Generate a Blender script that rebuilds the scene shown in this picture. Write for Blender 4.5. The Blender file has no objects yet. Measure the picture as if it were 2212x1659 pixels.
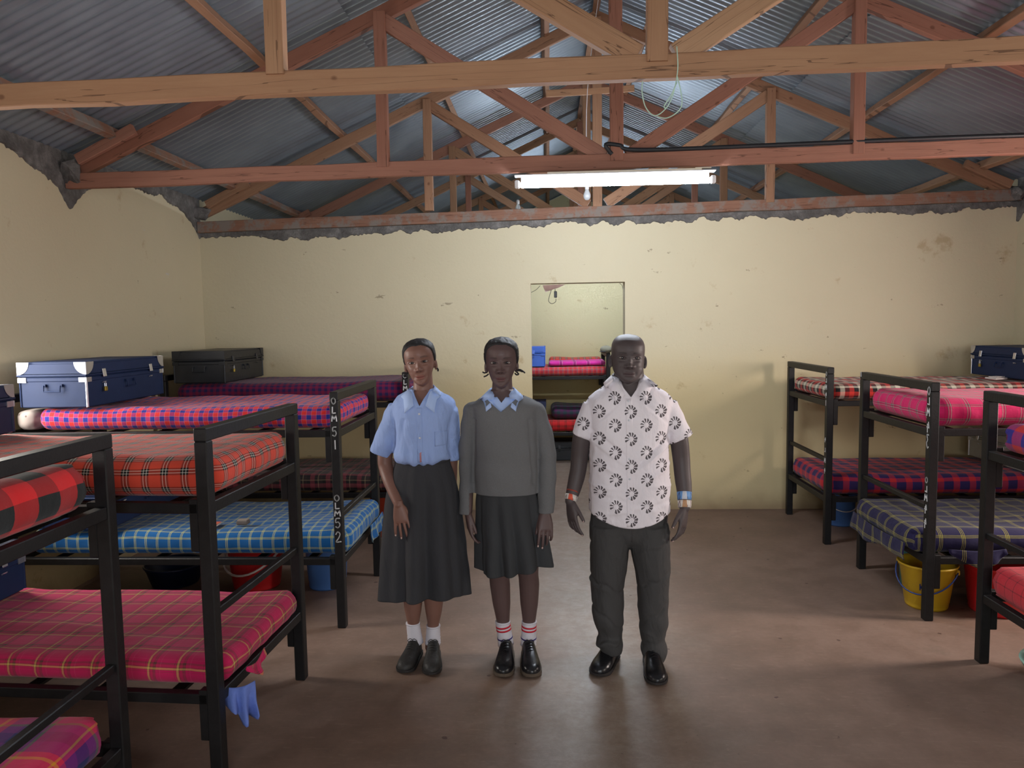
import bpy, bmesh, math, random
import numpy as np
from mathutils import Vector, Matrix, noise as mnoise
from mathutils.bvhtree import BVHTree
random.seed(7); rng = np.random.RandomState(7)
C = bpy.context.scene.collection
PI = math.pi
# ------------------------------------------------------------------ camera, world, lights, exposure
IW, IH, FPX = 2212, 1659, 1590.0
YAW, PITCH, ROLL, CH = .0515, -.0803, -.0163, 1.75
def cam_axes():
    f = np.array([-math.sin(YAW)*math.cos(PITCH), math.cos(YAW)*math.cos(PITCH), math.sin(PITCH)])
    r0 = np.array([math.cos(YAW), math.sin(YAW), 0]); u0 = np.cross(r0, f)
    return r0*math.cos(ROLL)+u0*math.sin(ROLL), -r0*math.sin(ROLL)+u0*math.cos(ROLL), f
CR, CU, CF = cam_axes()
cd = bpy.data.cameras.new('camera'); cam = bpy.data.objects.new('camera', cd); C.objects.link(cam)
cd.sensor_width = 36; cd.lens = FPX/IW*36; cd.clip_start = .05; cd.clip_end = 200
M = Matrix.Identity(4)
for i in range(3): M[i][0] = CR[i]; M[i][1] = CU[i]; M[i][2] = -CF[i]
M[0][3], M[1][3], M[2][3] = 0, 0, CH
cam.matrix_world = M; bpy.context.scene.camera = cam
def ray(x, y):
    d = CF+CR*(x-IW/2)/FPX-CU*(y-IH/2)/FPX; return d/d[1]
def aty(x, y, Y): return Vector(np.array([0, 0, CH])+ray(x, y)*Y)
def atz(x, y, Z): d = ray(x, y); return Vector(np.array([0, 0, CH])+d*((Z-CH)/d[2]))

world = bpy.data.worlds.new('sky'); bpy.context.scene.world = world; world.use_nodes = True
wb = world.node_tree.nodes['Background']; wb.inputs[0].default_value = (.80, .90, 1.0, 1); wb.inputs[1].default_value = 3.0
vs = bpy.context.scene.view_settings
vs.view_transform = 'Standard'; vs.look = 'None'; vs.gamma = 1; vs.use_curve_mapping = False; vs.exposure = 0.0
bpy.context.scene.cycles.max_bounces = 7
bpy.context.scene.cycles.sample_clamp_indirect = 6
def area(name, loc, direction, sx, sy, power, col=(1, 1, 1)):
    l = bpy.data.lights.new(name, 'AREA'); l.shape = 'RECTANGLE'; l.size = sx; l.size_y = sy; l.energy = power; l.color = col
    o = bpy.data.objects.new(name, l); C.objects.link(o); o.location = loc
    o.rotation_euler = Vector(direction).to_track_quat('-Z', 'Y').to_euler(); return o
XL, XR, YB, YF = -3.27, 4.17, 6.855, -2.6          # left, right, dividing wall, wall behind the camera
XC = .45
# daylight entering by the side windows and by the window and doorway behind the photographer
area('daylight_left', (XL-.02, 3.80, 1.65), (1, 0, -.4), .42, 1.0, 34, (1, .93, .84))
area('daylight_left_near', (XL-.02, .8, 1.62), (1, .1, -.2), 1.2, 1.05, 30, (1, .90, .80))
area('daylight_right', (XR+.02, 4.03, 1.65), (-1, 0, -.4), .36, 1.0, 88, (1, .86, .78))
area('daylight_right_near', (XR+.02, .8, 1.62), (-1, .1, -.2), 1.2, 1.05, 32, (1, .88, .78))
area('daylight_behind', (.5, YF+.05, 1.6), (0, 1, -.05), 2.6, 1.6, 74, (.95, .97, 1))

# ------------------------------------------------------------------ helpers
def s2l(c):
    return tuple(((v/255)/12.92 if v/255 <= .04045 else ((v/255+.055)/1.055)**2.4) for v in c)+(1,)
def link(name, me, m=None, parent=None, smooth=False):
    o = bpy.data.objects.new(name, me); C.objects.link(o)
    if m is not None: me.materials.append(m)
    if parent is not None: o.parent = parent
    if smooth: me.polygons.foreach_set('use_smooth', [True]*len(me.polygons))
    return o
def tag(o, label=None, cat=None, group=None, kind=None):
    if label: o['label'] = label
    if cat: o['category'] = cat
    if group: o['group'] = group
    if kind: o['kind'] = kind
    return o
def thing(name, label, cat, loc=(0, 0, 0), rz=0, group=None):
    o = bpy.data.objects.new(name, None); C.objects.link(o); o.location = loc; o.rotation_euler = (0, 0, rz); o.empty_display_size = .1
    return tag(o, label, cat, group)
class MB:
    def __init__(s): s.v = []; s.f = []
    def add(s, v, f):
        n = len(s.v); s.v += [tuple(p) for p in v]; s.f += [tuple(i+n for i in q) for q in f]; return s
    def box(s, c, d, R=None, bev=0):
        hx, hy, hz = d[0]/2, d[1]/2, d[2]/2; v = []
        if bev <= 0:
            v = [(x, y, z) for x in (-hx, hx) for y in (-hy, hy) for z in (-hz, hz)]
            f = [(0, 1, 3, 2), (4, 6, 7, 5), (0, 4, 5, 1), (2, 3, 7, 6), (0, 2, 6, 4), (1, 5, 7, 3)]
        else:
            bm = bmesh.new(); bmesh.ops.create_cube(bm, size=1)
            for q in bm.verts: q.co = Vector((q.co.x*d[0], q.co.y*d[1], q.co.z*d[2]))
            bmesh.ops.bevel(bm, geom=bm.edges[:], offset=min(bev, .45*min(d)), segments=1 if bev < .01 else 2, affect='EDGES')
            bm.verts.index_update(); v = [tuple(q.co) for q in bm.verts]; f = [[q.index for q in p.verts] for p in bm.faces]; bm.free()
        if R is not None: v = [R @ Vector(p) for p in v]
        return s.add([(p[0]+c[0], p[1]+c[1], p[2]+c[2]) for p in v], f)
    def loft(s, rings, cap=True, closed=True):
        n = len(rings[0]); v = [p for r in rings for p in r]; f = []
        for i in range(len(rings)-1):
            for j in range(n if closed else n-1):
                k = (j+1) % n; f.append((i*n+j, i*n+k, (i+1)*n+k, (i+1)*n+j))
        if cap: f.append(tuple(range(n-1, -1, -1))); f.append(tuple((len(rings)-1)*n+j for j in range(n)))
        return s.add(v, f)
    def tube(s, pts, rad, n=8, cap=True, ell=1.0, up=None, ball=False):
        pts = [Vector(p) for p in pts]; m = len(pts)
        rad = list(rad) if hasattr(rad, '__len__') else [rad]*m
        T = [(pts[min(i+1, m-1)]-pts[max(i-1, 0)]).normalized() for i in range(m)]
        up = Vector(up) if up is not None else (Vector((0, 0, 1)) if abs(T[0].z) < .9 else Vector((0, 1, 0)))
        rings = []
        a = (up-T[0]*up.dot(T[0])).normalized()
        def ring(c, r, t, a):
            b = t.cross(a); return [c+a*(r*math.cos(2*PI*k/n)*ell)+b*(r*math.sin(2*PI*k/n)) for k in range(n)]
        for i in range(m):
            a = (a-T[i]*a.dot(T[i])).normalized()
            if i == 0 and ball:
                for q in (.97, .75, .4): rings.append(ring(pts[0]-T[0]*rad[0]*q, rad[0]*math.sqrt(1-q*q), T[0], a))
            rings.append(ring(pts[i], rad[i], T[i], a))
            if i == m-1 and ball:
                for q in (.4, .75, .97): rings.append(ring(pts[i]+T[i]*rad[i]*q, rad[i]*math.sqrt(1-q*q), T[i], a))
        return s.loft([[tuple(p) for p in r] for r in rings], cap)
    def ellipsoid(s, c, r, n=16, m=10, R=None):
        rings = []
        for i in range(m+1):
            t = PI*(i+.001)/(m+.002); rings.append([(r[0]*math.sin(t)*math.cos(2*PI*j/n), r[1]*math.sin(t)*math.sin(2*PI*j/n), -r[2]*math.cos(t)) for j in range(n)])
        if R is not None: rings = [[tuple(R @ Vector(p)) for p in q] for q in rings]
        return s.loft([[(p[0]+c[0], p[1]+c[1], p[2]+c[2]) for p in q] for q in rings])
    def lathe(s, prof, n=32, c=(0, 0, 0), cap=False):
        return s.loft([[(c[0]+r*math.cos(2*PI*j/n), c[1]+r*math.sin(2*PI*j/n), c[2]+z) for j in range(n)] for r, z in prof], cap)
    def mesh(s, name='mesh'):
        me = bpy.data.meshes.new(name); me.from_pydata(s.v, [], s.f); me.validate()
        bm = bmesh.new(); bm.from_mesh(me); bmesh.ops.recalc_face_normals(bm, faces=bm.faces); bm.to_mesh(me); bm.free(); return me
    def build(s, name, m, parent=None, smooth=False): return link(name, s.mesh(name), m, parent, smooth)
def spline(pts, k=6):
    pts = [Vector(p) for p in pts]; out = []
    for i in range(len(pts)-1):
        p0, p1, p2, p3 = pts[max(i-1, 0)], pts[i], pts[i+1], pts[min(i+2, len(pts)-1)]
        for j in range(k):
            t = j/k; out.append(.5*((2*p1)+(p2-p0)*t+(2*p0-5*p1+4*p2-p3)*t*t+(3*p1-p0-3*p2+p3)*t**3))
    out.append(pts[-1]); return out
def rings_interp(rows, k=4):
    """Catmull-Rom over rows of numbers"""
    a = np.array(rows, float); out = []
    for i in range(len(a)-1):
        p0, p1, p2, p3 = a[max(i-1, 0)], a[i], a[i+1], a[min(i+2, len(a)-1)]
        for j in range(k):
            t = j/k; out.append(.5*((2*p1)+(p2-p0)*t+(2*p0-5*p1+4*p2-p3)*t*t+(3*p1-p0-3*p2+p3)*t**3))
    out.append(a[-1]); return out
_tab = np.random.RandomState(3).rand(64, 64, 64)*2-1
def vnoise(P, seed=0):
    P = np.asarray(P)+seed*7.31; i = np.floor(P).astype(int); f = P-i; f = f*f*(3-2*f); r = 0
    for dx in (0, 1):
        for dy in (0, 1):
            for dz in (0, 1):
                w = (f[:, 0] if dx else 1-f[:, 0])*(f[:, 1] if dy else 1-f[:, 1])*(f[:, 2] if dz else 1-f[:, 2])
                r = r+w*_tab[(i[:, 0]+dx) & 63, (i[:, 1]+dy) & 63, (i[:, 2]+dz) & 63]
    return r
def getv(me):
    a = np.empty(len(me.vertices)*3); me.vertices.foreach_get('co', a); return a.reshape(-1, 3)
def getn(me):
    a = np.empty(len(me.vertices)*3); me.vertices.foreach_get('normal', a); return a.reshape(-1, 3)
def setv(me, a): me.vertices.foreach_set('co', np.ascontiguousarray(a, dtype=np.float32).ravel()); me.update()
def remesh(me, vox, smooth=3, fac=.5):
    o = bpy.data.objects.new('tmp', me); C.objects.link(o)
    m = o.modifiers.new('r', 'REMESH'); m.mode = 'VOXEL'; m.voxel_size = vox; m.adaptivity = 0
    if smooth: q = o.modifiers.new('s', 'SMOOTH'); q.factor = fac; q.iterations = smooth
    dg = bpy.context.evaluated_depsgraph_get(); r = bpy.data.meshes.new_from_object(o.evaluated_get(dg))
    bpy.data.objects.remove(o); r.materials.clear(); return r
def shade(me): me.polygons.foreach_set('use_smooth', [True]*len(me.polygons)); me.update()

# ------------------------------------------------------------------ node helpers
class NT:
    def __init__(s, name, rough=.6, spec=.5, metal=0.0):
        s.m = bpy.data.materials.new(name); s.m.use_nodes = True; s.t = s.m.node_tree; s.b = s.t.nodes['Principled BSDF']
        s.b.inputs['Roughness'].default_value = rough; s.b.inputs['Metallic'].default_value = metal; s.b.inputs['Specular IOR Level'].default_value = spec
    def n(s, typ, **kw):
        x = s.t.nodes.new(typ)
        for k, v in kw.items(): setattr(x, k, v)
        return x
    def put(s, sock, v):
        if isinstance(v, bpy.types.NodeSocket): s.t.links.new(v, sock)
        elif isinstance(v, E): s.t.links.new(v.s, sock)
        elif v is not None: sock.default_value = v
    def math(s, op, a, b=None, c=None):
        x = s.n('ShaderNodeMath', operation=op); s.put(x.inputs[0], a); s.put(x.inputs[1], b); s.put(x.inputs[2], c); return E(s, x.outputs[0])
    def coord(s, kind='Object'):
        x = s.n('ShaderNodeTexCoord'); q = s.n('ShaderNodeSeparateXYZ'); s.t.links.new(x.outputs[kind], q.inputs[0])
        return x.outputs[kind], E(s, q.outputs[0]), E(s, q.outputs[1]), E(s, q.outputs[2])
    def vec(s, x, y, z):
        q = s.n('ShaderNodeCombineXYZ'); s.put(q.inputs[0], x); s.put(q.inputs[1], y); s.put(q.inputs[2], z); return q.outputs[0]
    def noise(s, v, scale, detail=3, rough=.5, out=0, dist=0):
        x = s.n('ShaderNodeTexNoise'); s.put(x.inputs['Vector'], v); x.inputs['Scale'].default_value = scale; x.inputs['Detail'].default_value = detail
        x.inputs['Roughness'].default_value = rough; x.inputs['Distortion'].default_value = dist; return E(s, x.outputs[out])
    def voro(s, v, scale, rnd=1):
        x = s.n('ShaderNodeTexVoronoi'); s.put(x.inputs['Vector'], v); x.inputs['Scale'].default_value = scale; x.inputs['Randomness'].default_value = rnd
        return E(s, x.outputs['Distance']), x.outputs['Color']
    def mix(s, f, a, b, mode='MIX'):
        x = s.n('ShaderNodeMix', data_type='RGBA', blend_type=mode); s.put(x.inputs[0], f); s.put(x.inputs[6], a); s.put(x.inputs[7], b); return x.outputs[2]
    def ramp(s, f, stops, const=False):
        x = s.n('ShaderNodeValToRGB'); s.put(x.inputs[0], f); r = x.color_ramp
        if const: r.interpolation = 'CONSTANT'
        while len(r.elements) < len(stops): r.elements.new(.5)
        for e, (p, c) in zip(r.elements, stops): e.position = p; e.color = c
        return x.outputs[0]
    def sstep(s, v, a, b):
        x = s.n('ShaderNodeMapRange'); x.interpolation_type = 'SMOOTHSTEP'; s.put(x.inputs[0], v); x.inputs[1].default_value = a; x.inputs[2].default_value = b
        return E(s, x.outputs[0])
    def bump(s, h, strength=.3, dist=.01):
        x = s.n('ShaderNodeBump'); x.inputs['Strength'].default_value = strength; x.inputs['Distance'].default_value = dist; s.put(x.inputs['Height'], h)
        s.t.links.new(x.outputs[0], s.b.inputs['Normal'])
    def col(s, c): s.put(s.b.inputs['Base Color'], c)
    def rgh(s, c): s.put(s.b.inputs['Roughness'], c)
class E:
    def __init__(s, t, sock): s.t = t; s.s = sock
    def __add__(s, o): return s.t.math('ADD', s, o)
    def __sub__(s, o): return s.t.math('SUBTRACT', s, o)
    def __rsub__(s, o): return s.t.math('SUBTRACT', o, s)
    def __mul__(s, o): return s.t.math('MULTIPLY', s, o)
    def __truediv__(s, o): return s.t.math('DIVIDE', s, o)
    __radd__ = __add__; __rmul__ = __mul__
    def lt(s, o): return s.t.math('LESS_THAN', s, o)
    def gt(s, o): return s.t.math('GREATER_THAN', s, o)
    def fract(s): return s.t.math('FRACT', s)
    def abs(s): return s.t.math('ABSOLUTE', s)
    def max(s, o): return s.t.math('MAXIMUM', s, o)
    def min(s, o): return s.t.math('MINIMUM', s, o)

def mat(name, rgb, rough=.6, metal=0, var=.15, scale=20, bump=.0, bscale=None, spec=.5, emit=None):
    t = NT(name, rough, spec, metal); v, x, y, z = t.coord(); c = s2l(rgb)
    n = t.noise(v, scale, 4)
    t.col(t.mix(n, tuple(k*(1-var) for k in c[:3])+(1,), tuple(min(1, k*(1+var)) for k in c[:3])+(1,)))
    if bump: t.bump(t.noise(v, bscale or scale*3, 5), bump)
    if emit: t.b.inputs['Emission Color'].default_value = s2l(rgb); t.b.inputs['Emission Strength'].default_value = emit
    return t.m
def plaid(name, P, warp, Q=None, weft=None, bal=.5, rough=.85, du=0, dv=0):
    """woven check: warp colours over u, weft colours over v; stops [(fraction, rgb)...]"""
    t = NT(name, rough, .25); uv, u, v, _ = t.coord('UV'); Q = Q or P; weft = weft or warp
    wob = t.noise(uv, 6, 2)*.006
    cu = t.ramp(((u+wob)/P+(du+10)).fract(), [(p, s2l(c)) for p, c in warp], True)
    cv = t.ramp(((v+wob)/Q+(dv+10)).fract(), [(p, s2l(c)) for p, c in weft], True)
    c = t.mix(bal, cu, cv)
    c = t.mix(t.noise(uv, 900, 2)*.25, c, (.02, .02, .02, 1))
    c = t.mix(1.0, c, (.80, .80, .80, 1), 'MULTIPLY'); t.col(c); n = t.noise(uv, 9, 4)+t.noise(uv, 500, 2)*.06; t.bump(n, .35, .02); t.b.inputs['Sheen Weight'].default_value = .12
    return t.m

# ------------------------------------------------------------------ materials of the setting
def wall_mat(name='cream_limewash', base=(207, 197, 167), low=(205, 187, 144)):
    t = NT(name, .55, .35); v, x, y, z = t.coord()
    n1 = t.noise(v, .9, 5, .6); n2 = t.noise(v, 7, 4); c = t.mix(n1, s2l(base), s2l(tuple(k*.93 for k in base)))
    band = t.sstep(z+n1*.5, 1.25, 1.9)
    c = t.mix(band, s2l(low), c)
    st = t.sstep(t.noise(v, 3.1, 6, .65), .62, .72); c = t.mix(st*.45, c, s2l((150, 118, 70)))
    dk = t.sstep(t.noise(t.vec(x*1.0+3.3, y+8.8, z*1.7), 6.5, 5, .6), .685, .73); c = t.mix(dk*.6, c, s2l((112, 96, 74)))
    ft = t.sstep(z+n2*.12, .02, .28); c = t.mix((1-ft)*.7, c, s2l((128, 100, 74)))
    wh = t.sstep(t.noise(t.vec(x*.7, y*.7, z*2.2+4), 5.0, 5, .7), .70, .74); c = t.mix(wh*.7, c, s2l((196, 196, 196)))
    t.col(c); t.bump(n2*.5+t.noise(v, 45, 5)*.3+t.noise(v, 1.5, 3), .25, .02); t.rgh(.45+n2*.25); return t.m
M_WALL = wall_mat(); M_WALL2 = wall_mat('cream_limewash_next_room', (208, 200, 160), (196, 180, 130))
def cement_mat():
    t = NT('rough_cement', .9, .2); v, x, y, z = t.coord(); n = t.noise(v, 9, 6, .7)
    t.col(t.ramp(n, [(.25, s2l((84, 82, 80))), (.5, s2l((114, 112, 110))), (.72, s2l((152, 150, 147)))])); t.bump(t.noise(v, 28, 6, .7), .9, .03); return t.m
M_CEM = cement_mat()
def floor_mat():
    t = NT('red_oxide_cement_floor', .4, .5); v, x, y, z = t.coord()
    a = t.noise(v, .8, 5, .6); b = t.noise(v, 5, 6, .65); f = t.noise(v, 38, 4)
    c = t.ramp(a*.55+b*.45, [(.30, s2l((100, 82, 69))), (.48, s2l((122, 99, 85))), (.6, s2l((136, 112, 98))), (.74, s2l((112, 95, 81)))])
    worn_shine = t.sstep((x-.25).abs()*-1+t.noise(v, 2.2, 6, .65)*1.1, -.25, .6)
    streak = t.noise(t.vec(x*1.5, y*1.5, 0), 7, 9, .78, dist=.25)
    c = t.mix(worn_shine*.5, c, t.mix(t.sstep(streak, .36, .66), s2l((128, 116, 104)), s2l((164, 156, 146))))  # worn centre strip; pale streaks also paint the whitish floor reflections
    d, _ = t.voro(v, 4.2); spots = (d+t.noise(v, 26, 4)*.16).lt(.125); c = t.mix(spots*.8, c, s2l((62, 36, 30)))
    cr, _ = t.voro(v, 9.0); c = t.mix((cr+t.noise(v, 60, 3)*.12).lt(.092)*.5, c, s2l((70, 48, 40)))
    scr = t.noise(t.vec(x*2+b*.6, y*9, 0), 7, 5, .6); c = t.mix(t.sstep(scr, .56, .70)*.25, c, s2l((168, 148, 130))); t.col(t.mix(f*.35, c, s2l((86, 66, 56))))
    t.rgh(.50-worn_shine*.16+b*.18-a*.05); t.bump(b*.5+f*.2+streak*.25, .16, .02); return t.m
M_FLOOR = floor_mat()
def roof_mat():
    t = NT('galvanised_corrugated_iron', .36, .5, .55); v, x, y, z = t.coord(); n = t.noise(v, 3, 5); k = t.noise(v, 60, 3)
    t.col(t.mix(n, s2l((120, 132, 144)), s2l((158, 170, 180)))); t.rgh(.30+n*.22+k*.06); t.bump(k, .06, .005); return t.m
M_ROOF = roof_mat()
def wood_mat(name, light, dark, knots=True, grime=None):
    t = NT(name, .7, .3); v, x, y, z = t.coord(); oi = t.n('ShaderNodeObjectInfo'); rnd = E(t, oi.outputs['Random'])
    u = t.vec(x*.45+rnd*37, y*5, z*5)
    g = t.noise(u, 6, 6, .65, dist=.6); n = t.noise(t.vec(x+rnd*20, y, z), 2.2, 3)
    c = t.mix(g, s2l(dark), s2l(light)); c = t.mix(n*.35, c, s2l(tuple(k*.72 for k in dark)))
    if knots:
        d, _ = t.voro(t.vec(x*1.6+rnd*13, y*2.2+rnd, z*2.2), 3.0); k = t.sstep(d+g*.05, .13, .07); c = t.mix(k*.6, c, s2l((92, 56, 38)))
    crk = ((t.noise(t.vec(x*.22+rnd*9, y*.2, z*7), 2.6, 3)-.5).abs()).lt(.0035); c = t.mix(crk*.6, c, s2l((60, 38, 28)))
    if grime: c = t.mix(t.sstep(t.noise(v, 6, 5, .7), .45, .6)*.8, c, s2l(grime))
    tint = t.mix(rnd*.5, c, t.mix(1.0, c, s2l((205, 176, 160)), 'MULTIPLY')); t.col(tint); t.bump(g*.7+crk*-1, .35, .006); return t.m
M_WOOD = wood_mat('sawn_pine', (182, 146, 116), (142, 104, 80))
M_WOODR = wood_mat('red_sawn_pine', (180, 132, 112), (146, 102, 86))
M_WOODO = wood_mat('pale_sawn_pine', (200, 164, 128), (168, 126, 96))
M_WOODG = wood_mat('mortar_splashed_pine', (168, 132, 110), (124, 86, 70), True, (132, 132, 128))
M_BLACK = mat('black_enamel_steel', (24, 23, 24), .48, .0, .5, 30, .08, 90, .3)
M_PAINT = mat('white_brush_paint', (215, 215, 215), .7, 0, .05)

# ------------------------------------------------------------------ room shell
def struct(name, mb, m, parent=None, smooth=False):
    o = mb.build(name, m, parent, smooth); o['kind'] = 'structure'; return o
YEND = 16.4
b = MB(); b.box((XC, (YF+YEND)/2, -.06), (XR-XL+.6, YEND-YF+.6, .12)); struct('floor', b, M_FLOOR)
ZR = lambda X: 2.95+.44*((X-XL) if X < XC else (XR-X))      # underside of the roof sheets
def side_wall(name, X, s, wins):
    """wall with openings, top following under the roof edge"""
    b = MB(); zt = 2.97; y = YF
    for (a, c, z0, z1) in wins:
        b.box((X+s*.1, (y+a)/2, zt/2), (.2, a-y, zt)); b.box((X+s*.1, (a+c)/2, z0/2), (.2, c-a, z0)); b.box((X+s*.1, (a+c)/2, (z1+zt)/2), (.2, c-a, zt-z1)); y = c
    b.box((X+s*.1, (y+YEND)/2, zt/2), (.2, YEND-y, zt)); return struct(name, b, M_WALL)
WL = side_wall('wall_left', XL, -1, [(.15, 1.45, 1.05, 2.15), (2.90, 4.02, 1.05, 2.15)])
WR = side_wall('wall_right', XR, 1, [(.15, 1.45, 1.05, 2.15), (3.25, 4.45, 1.05, 2.15)])
DX0, DX1, DZ = -.167, .70, 2.127
ZT = lambda x: 2.655+.115*(x-XL)/(XR-XL)
b = MB()
for x0, x1, z0 in ((XL, DX0, 0), (DX1, XR, 0), (DX0, DX1, DZ)): b.loft([[(x0, Y, z0), (x1, Y, z0), (x1, Y, ZT(x1)), (x0, Y, ZT(x0))] for Y in (YB, YB+.2)])
WB = struct('wall_back', b, M_WALL)
b = MB(); b.box((XC, 10.16, 1.35), (XR-XL, .2, 2.7)); struct('wall_far', b, M_WALL2)
b = MB(); b.loft([[(XL, Y, 0), (XR, Y, 0), (XR, Y, 2.95), (XC, Y, ZR(XC)), (XL, Y, 2.95)] for Y in (16.2, 16.4)]); struct('wall_gable', b, M_WALL2)
b = MB()   # wall behind the photographer, with a wide opening that lets the daylight in
for (x0, x1, z0, z1) in ((XL, -.9, 0, 2.95), (1.9, XR, 0, 2.95), (-.9, 1.9, 0, .75), (-.9, 1.9, 2.45, 2.95)): b.box(((x0+x1)/2, YF-.1, (z0+z1)/2), (x1-x0, .2, z1-z0))
b.loft([[(XL, Y, 2.95), (XR, Y, 2.95), (XC, Y, ZR(XC))] for Y in (YF-.2, YF)]); struct('wall_front', b, M_WALL)
# windows: steel frames with bars and panes
M_GLASS = NT('window_glass', .05); M_GLASS.b.inputs['Transmission Weight'].default_value = 1; M_GLASS = M_GLASS.m
M_FRAME = mat('grey_window_steel', (110, 110, 108), .5)
for k, (X, y0, y1) in enumerate(((XL-.12, .15, 1.45), (XL-.12, 2.90, 4.02), (XR+.12, .15, 1.45), (XR+.12, 3.25, 4.45))):
    b = MB(); w = y1-y0
    for yy in (y0+.02, y1-.02): b.box((X, yy, 1.6), (.03, .04, 1.1))
    for zz in (1.07, 2.13, 1.6): b.box((X, (y0+y1)/2, zz), (.03, w, .035))
    f = struct('window_%d' % (k+1), b, M_FRAME)
    for j in range(1, 4): q = MB(); q.box((X, y0+w*j/4, 1.6), (.02, .025, 1.08)); q.build('mullion', M_FRAME, f)
# mortar daubed along the wall heads
def ragged(name, p0, p1, ztop, zbot, nrm, parent, amp=.035, th=.014, seed=0, n=None):
    p0, p1 = Vector(p0), Vector(p1); L = (p1-p0).length; n = n or int(L/.012); v = []; f = []; nr = Vector(nrm)
    X = np.linspace(0, 1, n+1); q = np.stack([X*L*9, X*0+seed, X*0], 1); q2 = np.stack([X*L*55, X*0+seed, X*0+3], 1); q3 = np.stack([X*L*2.3, X*0+seed, X*0+5], 1)
    nz = vnoise(q)*amp*.7+vnoise(q2)*amp*.35+vnoise(q3)*amp*.6
    for i, t in enumerate(X):
        c = p0.lerp(p1, t); zb = zbot(t)+nz[i]; zt_ = max(ztop(t), zb+.004)
        for z, o in ((zb, 0), (zb+.006, th), (zt_, th*.8), (zt_, 0)): v.append((c.x+nr.x*o, c.y+nr.y*o, z))
    for i in range(n):
        for j in range(3): a = i*4+j; f.append((a, a+1, a+5, a+4))
    m = MB(); m.add(v, f); return m.build(name, M_CEM, parent)
ragged('mortar_band', (XL, YB, 0), (XR, YB, 0), lambda t: 2.655+.115*t, lambda t: 2.592+.110*t-.012*math.sin(t*9), (0, -1, 0), WB)
arch = lambda y: 2.90 - .30*(1-abs(math.sin(PI*((y-3.1) % 1.87)/1.87)))**1.5
for nm, X, s, W_ in (('mortar_band', XL, 1, WL), ('mortar_band', XR, -1, WR)):
    ragged(nm, (X, YF, 0), (X, YB, 0), lambda t: 2.97, lambda t: arch(YF+(YB-YF)*t), (s, 0, 0), W_, seed=3+s, n=700)
# mortar packed round each truss heel
M_HOLE = mat('white_plaster_chip', (205, 203, 196), .9)

# ------------------------------------------------------------------ roof: corrugated sheets, purlins, trusses
b = MB(); ceil = bpy.data.objects.new('ceiling', None); C.objects.link(ceil); ceil['kind'] = 'structure'
pitch, ncor = .076, 10; SW = pitch*ncor; slopeL = 4.25
def sheet_mesh(L):
    n = ncor*10+6; v = []; f = []
    for i in range(3):
        x = -L/2+L*i/2
        for j in range(n+1): y = j*pitch/10; v.append((x, y, .009*math.cos(2*PI*y/pitch)))
    for i in range(2):
        for j in range(n): a = i*(n+1)+j; f.append((a, a+1, a+n+2, a+n+1))
    m = MB(); m.add(v, f); me = m.mesh('roof_sheet'); me.materials.append(M_ROOF); shade(me); return me
half = [sheet_mesh(2.25), sheet_mesh(2.15)]
k = 0; ang = math.atan(.44); y = YF-.3
while y < YEND+.3:
    for s in (-1, 1):
        for q, (d0, L, dz) in enumerate(((0, 2.25, .0), (2.13, 2.15, .012))):
            me = half[q]; o = bpy.data.objects.new('roof_sheet', me); C.objects.link(o); o.parent = ceil
            dm = d0+L/2-.12; hx = (XL if s < 0 else XR)-s*dm*math.cos(ang)
            o.location = (hx, y, 2.955+.012+dm*math.sin(ang)+dz+(k % 2)*.004+random.uniform(0, .003)); o.rotation_euler = (0, s*ang, random.uniform(-.002, .002)); k += 1
    y += SW
def timber(name, p0, p1, w, h, m, parent=None, roll=0, up=None, jit=.003, off=None):
    """sawn timber between two points: w across, h along 'up'"""
    p0, p1 = Vector(p0), Vector(p1)
    if parent is not None: l = parent.location; p0 = p0-l; p1 = p1-l
    d = p1-p0; L = d.length; x = d.normalized(); up = Vector(up or (0, 0, 1)); up = (up-x*up.dot(x)).normalized(); y = up.cross(x)
    n = max(2, int(L/.35)); rings = []; c = .004
    for i in range(n+1):
        X = L*i/n; dw = random.uniform(-jit, jit); dh = random.uniform(-jit, jit); W2, H2 = w/2+dw*.6, h/2+dh*.6; oy, oz = random.uniform(-jit, jit), random.uniform(-jit, jit)
        rings.append([(X, oy+a, oz+b_) for a, b_ in ((-W2+c, -H2), (W2-c, -H2), (W2, -H2+c), (W2, H2-c), (W2-c, H2), (-W2+c, H2), (-W2, H2-c), (-W2, -H2+c))])
    mb = MB(); mb.loft(rings); o = mb.build(name, m, parent)
    Mx = Matrix((x, y, up)).transposed().to_4x4(); Mx.translation = p0; o.matrix_local = Mx; return o
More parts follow.
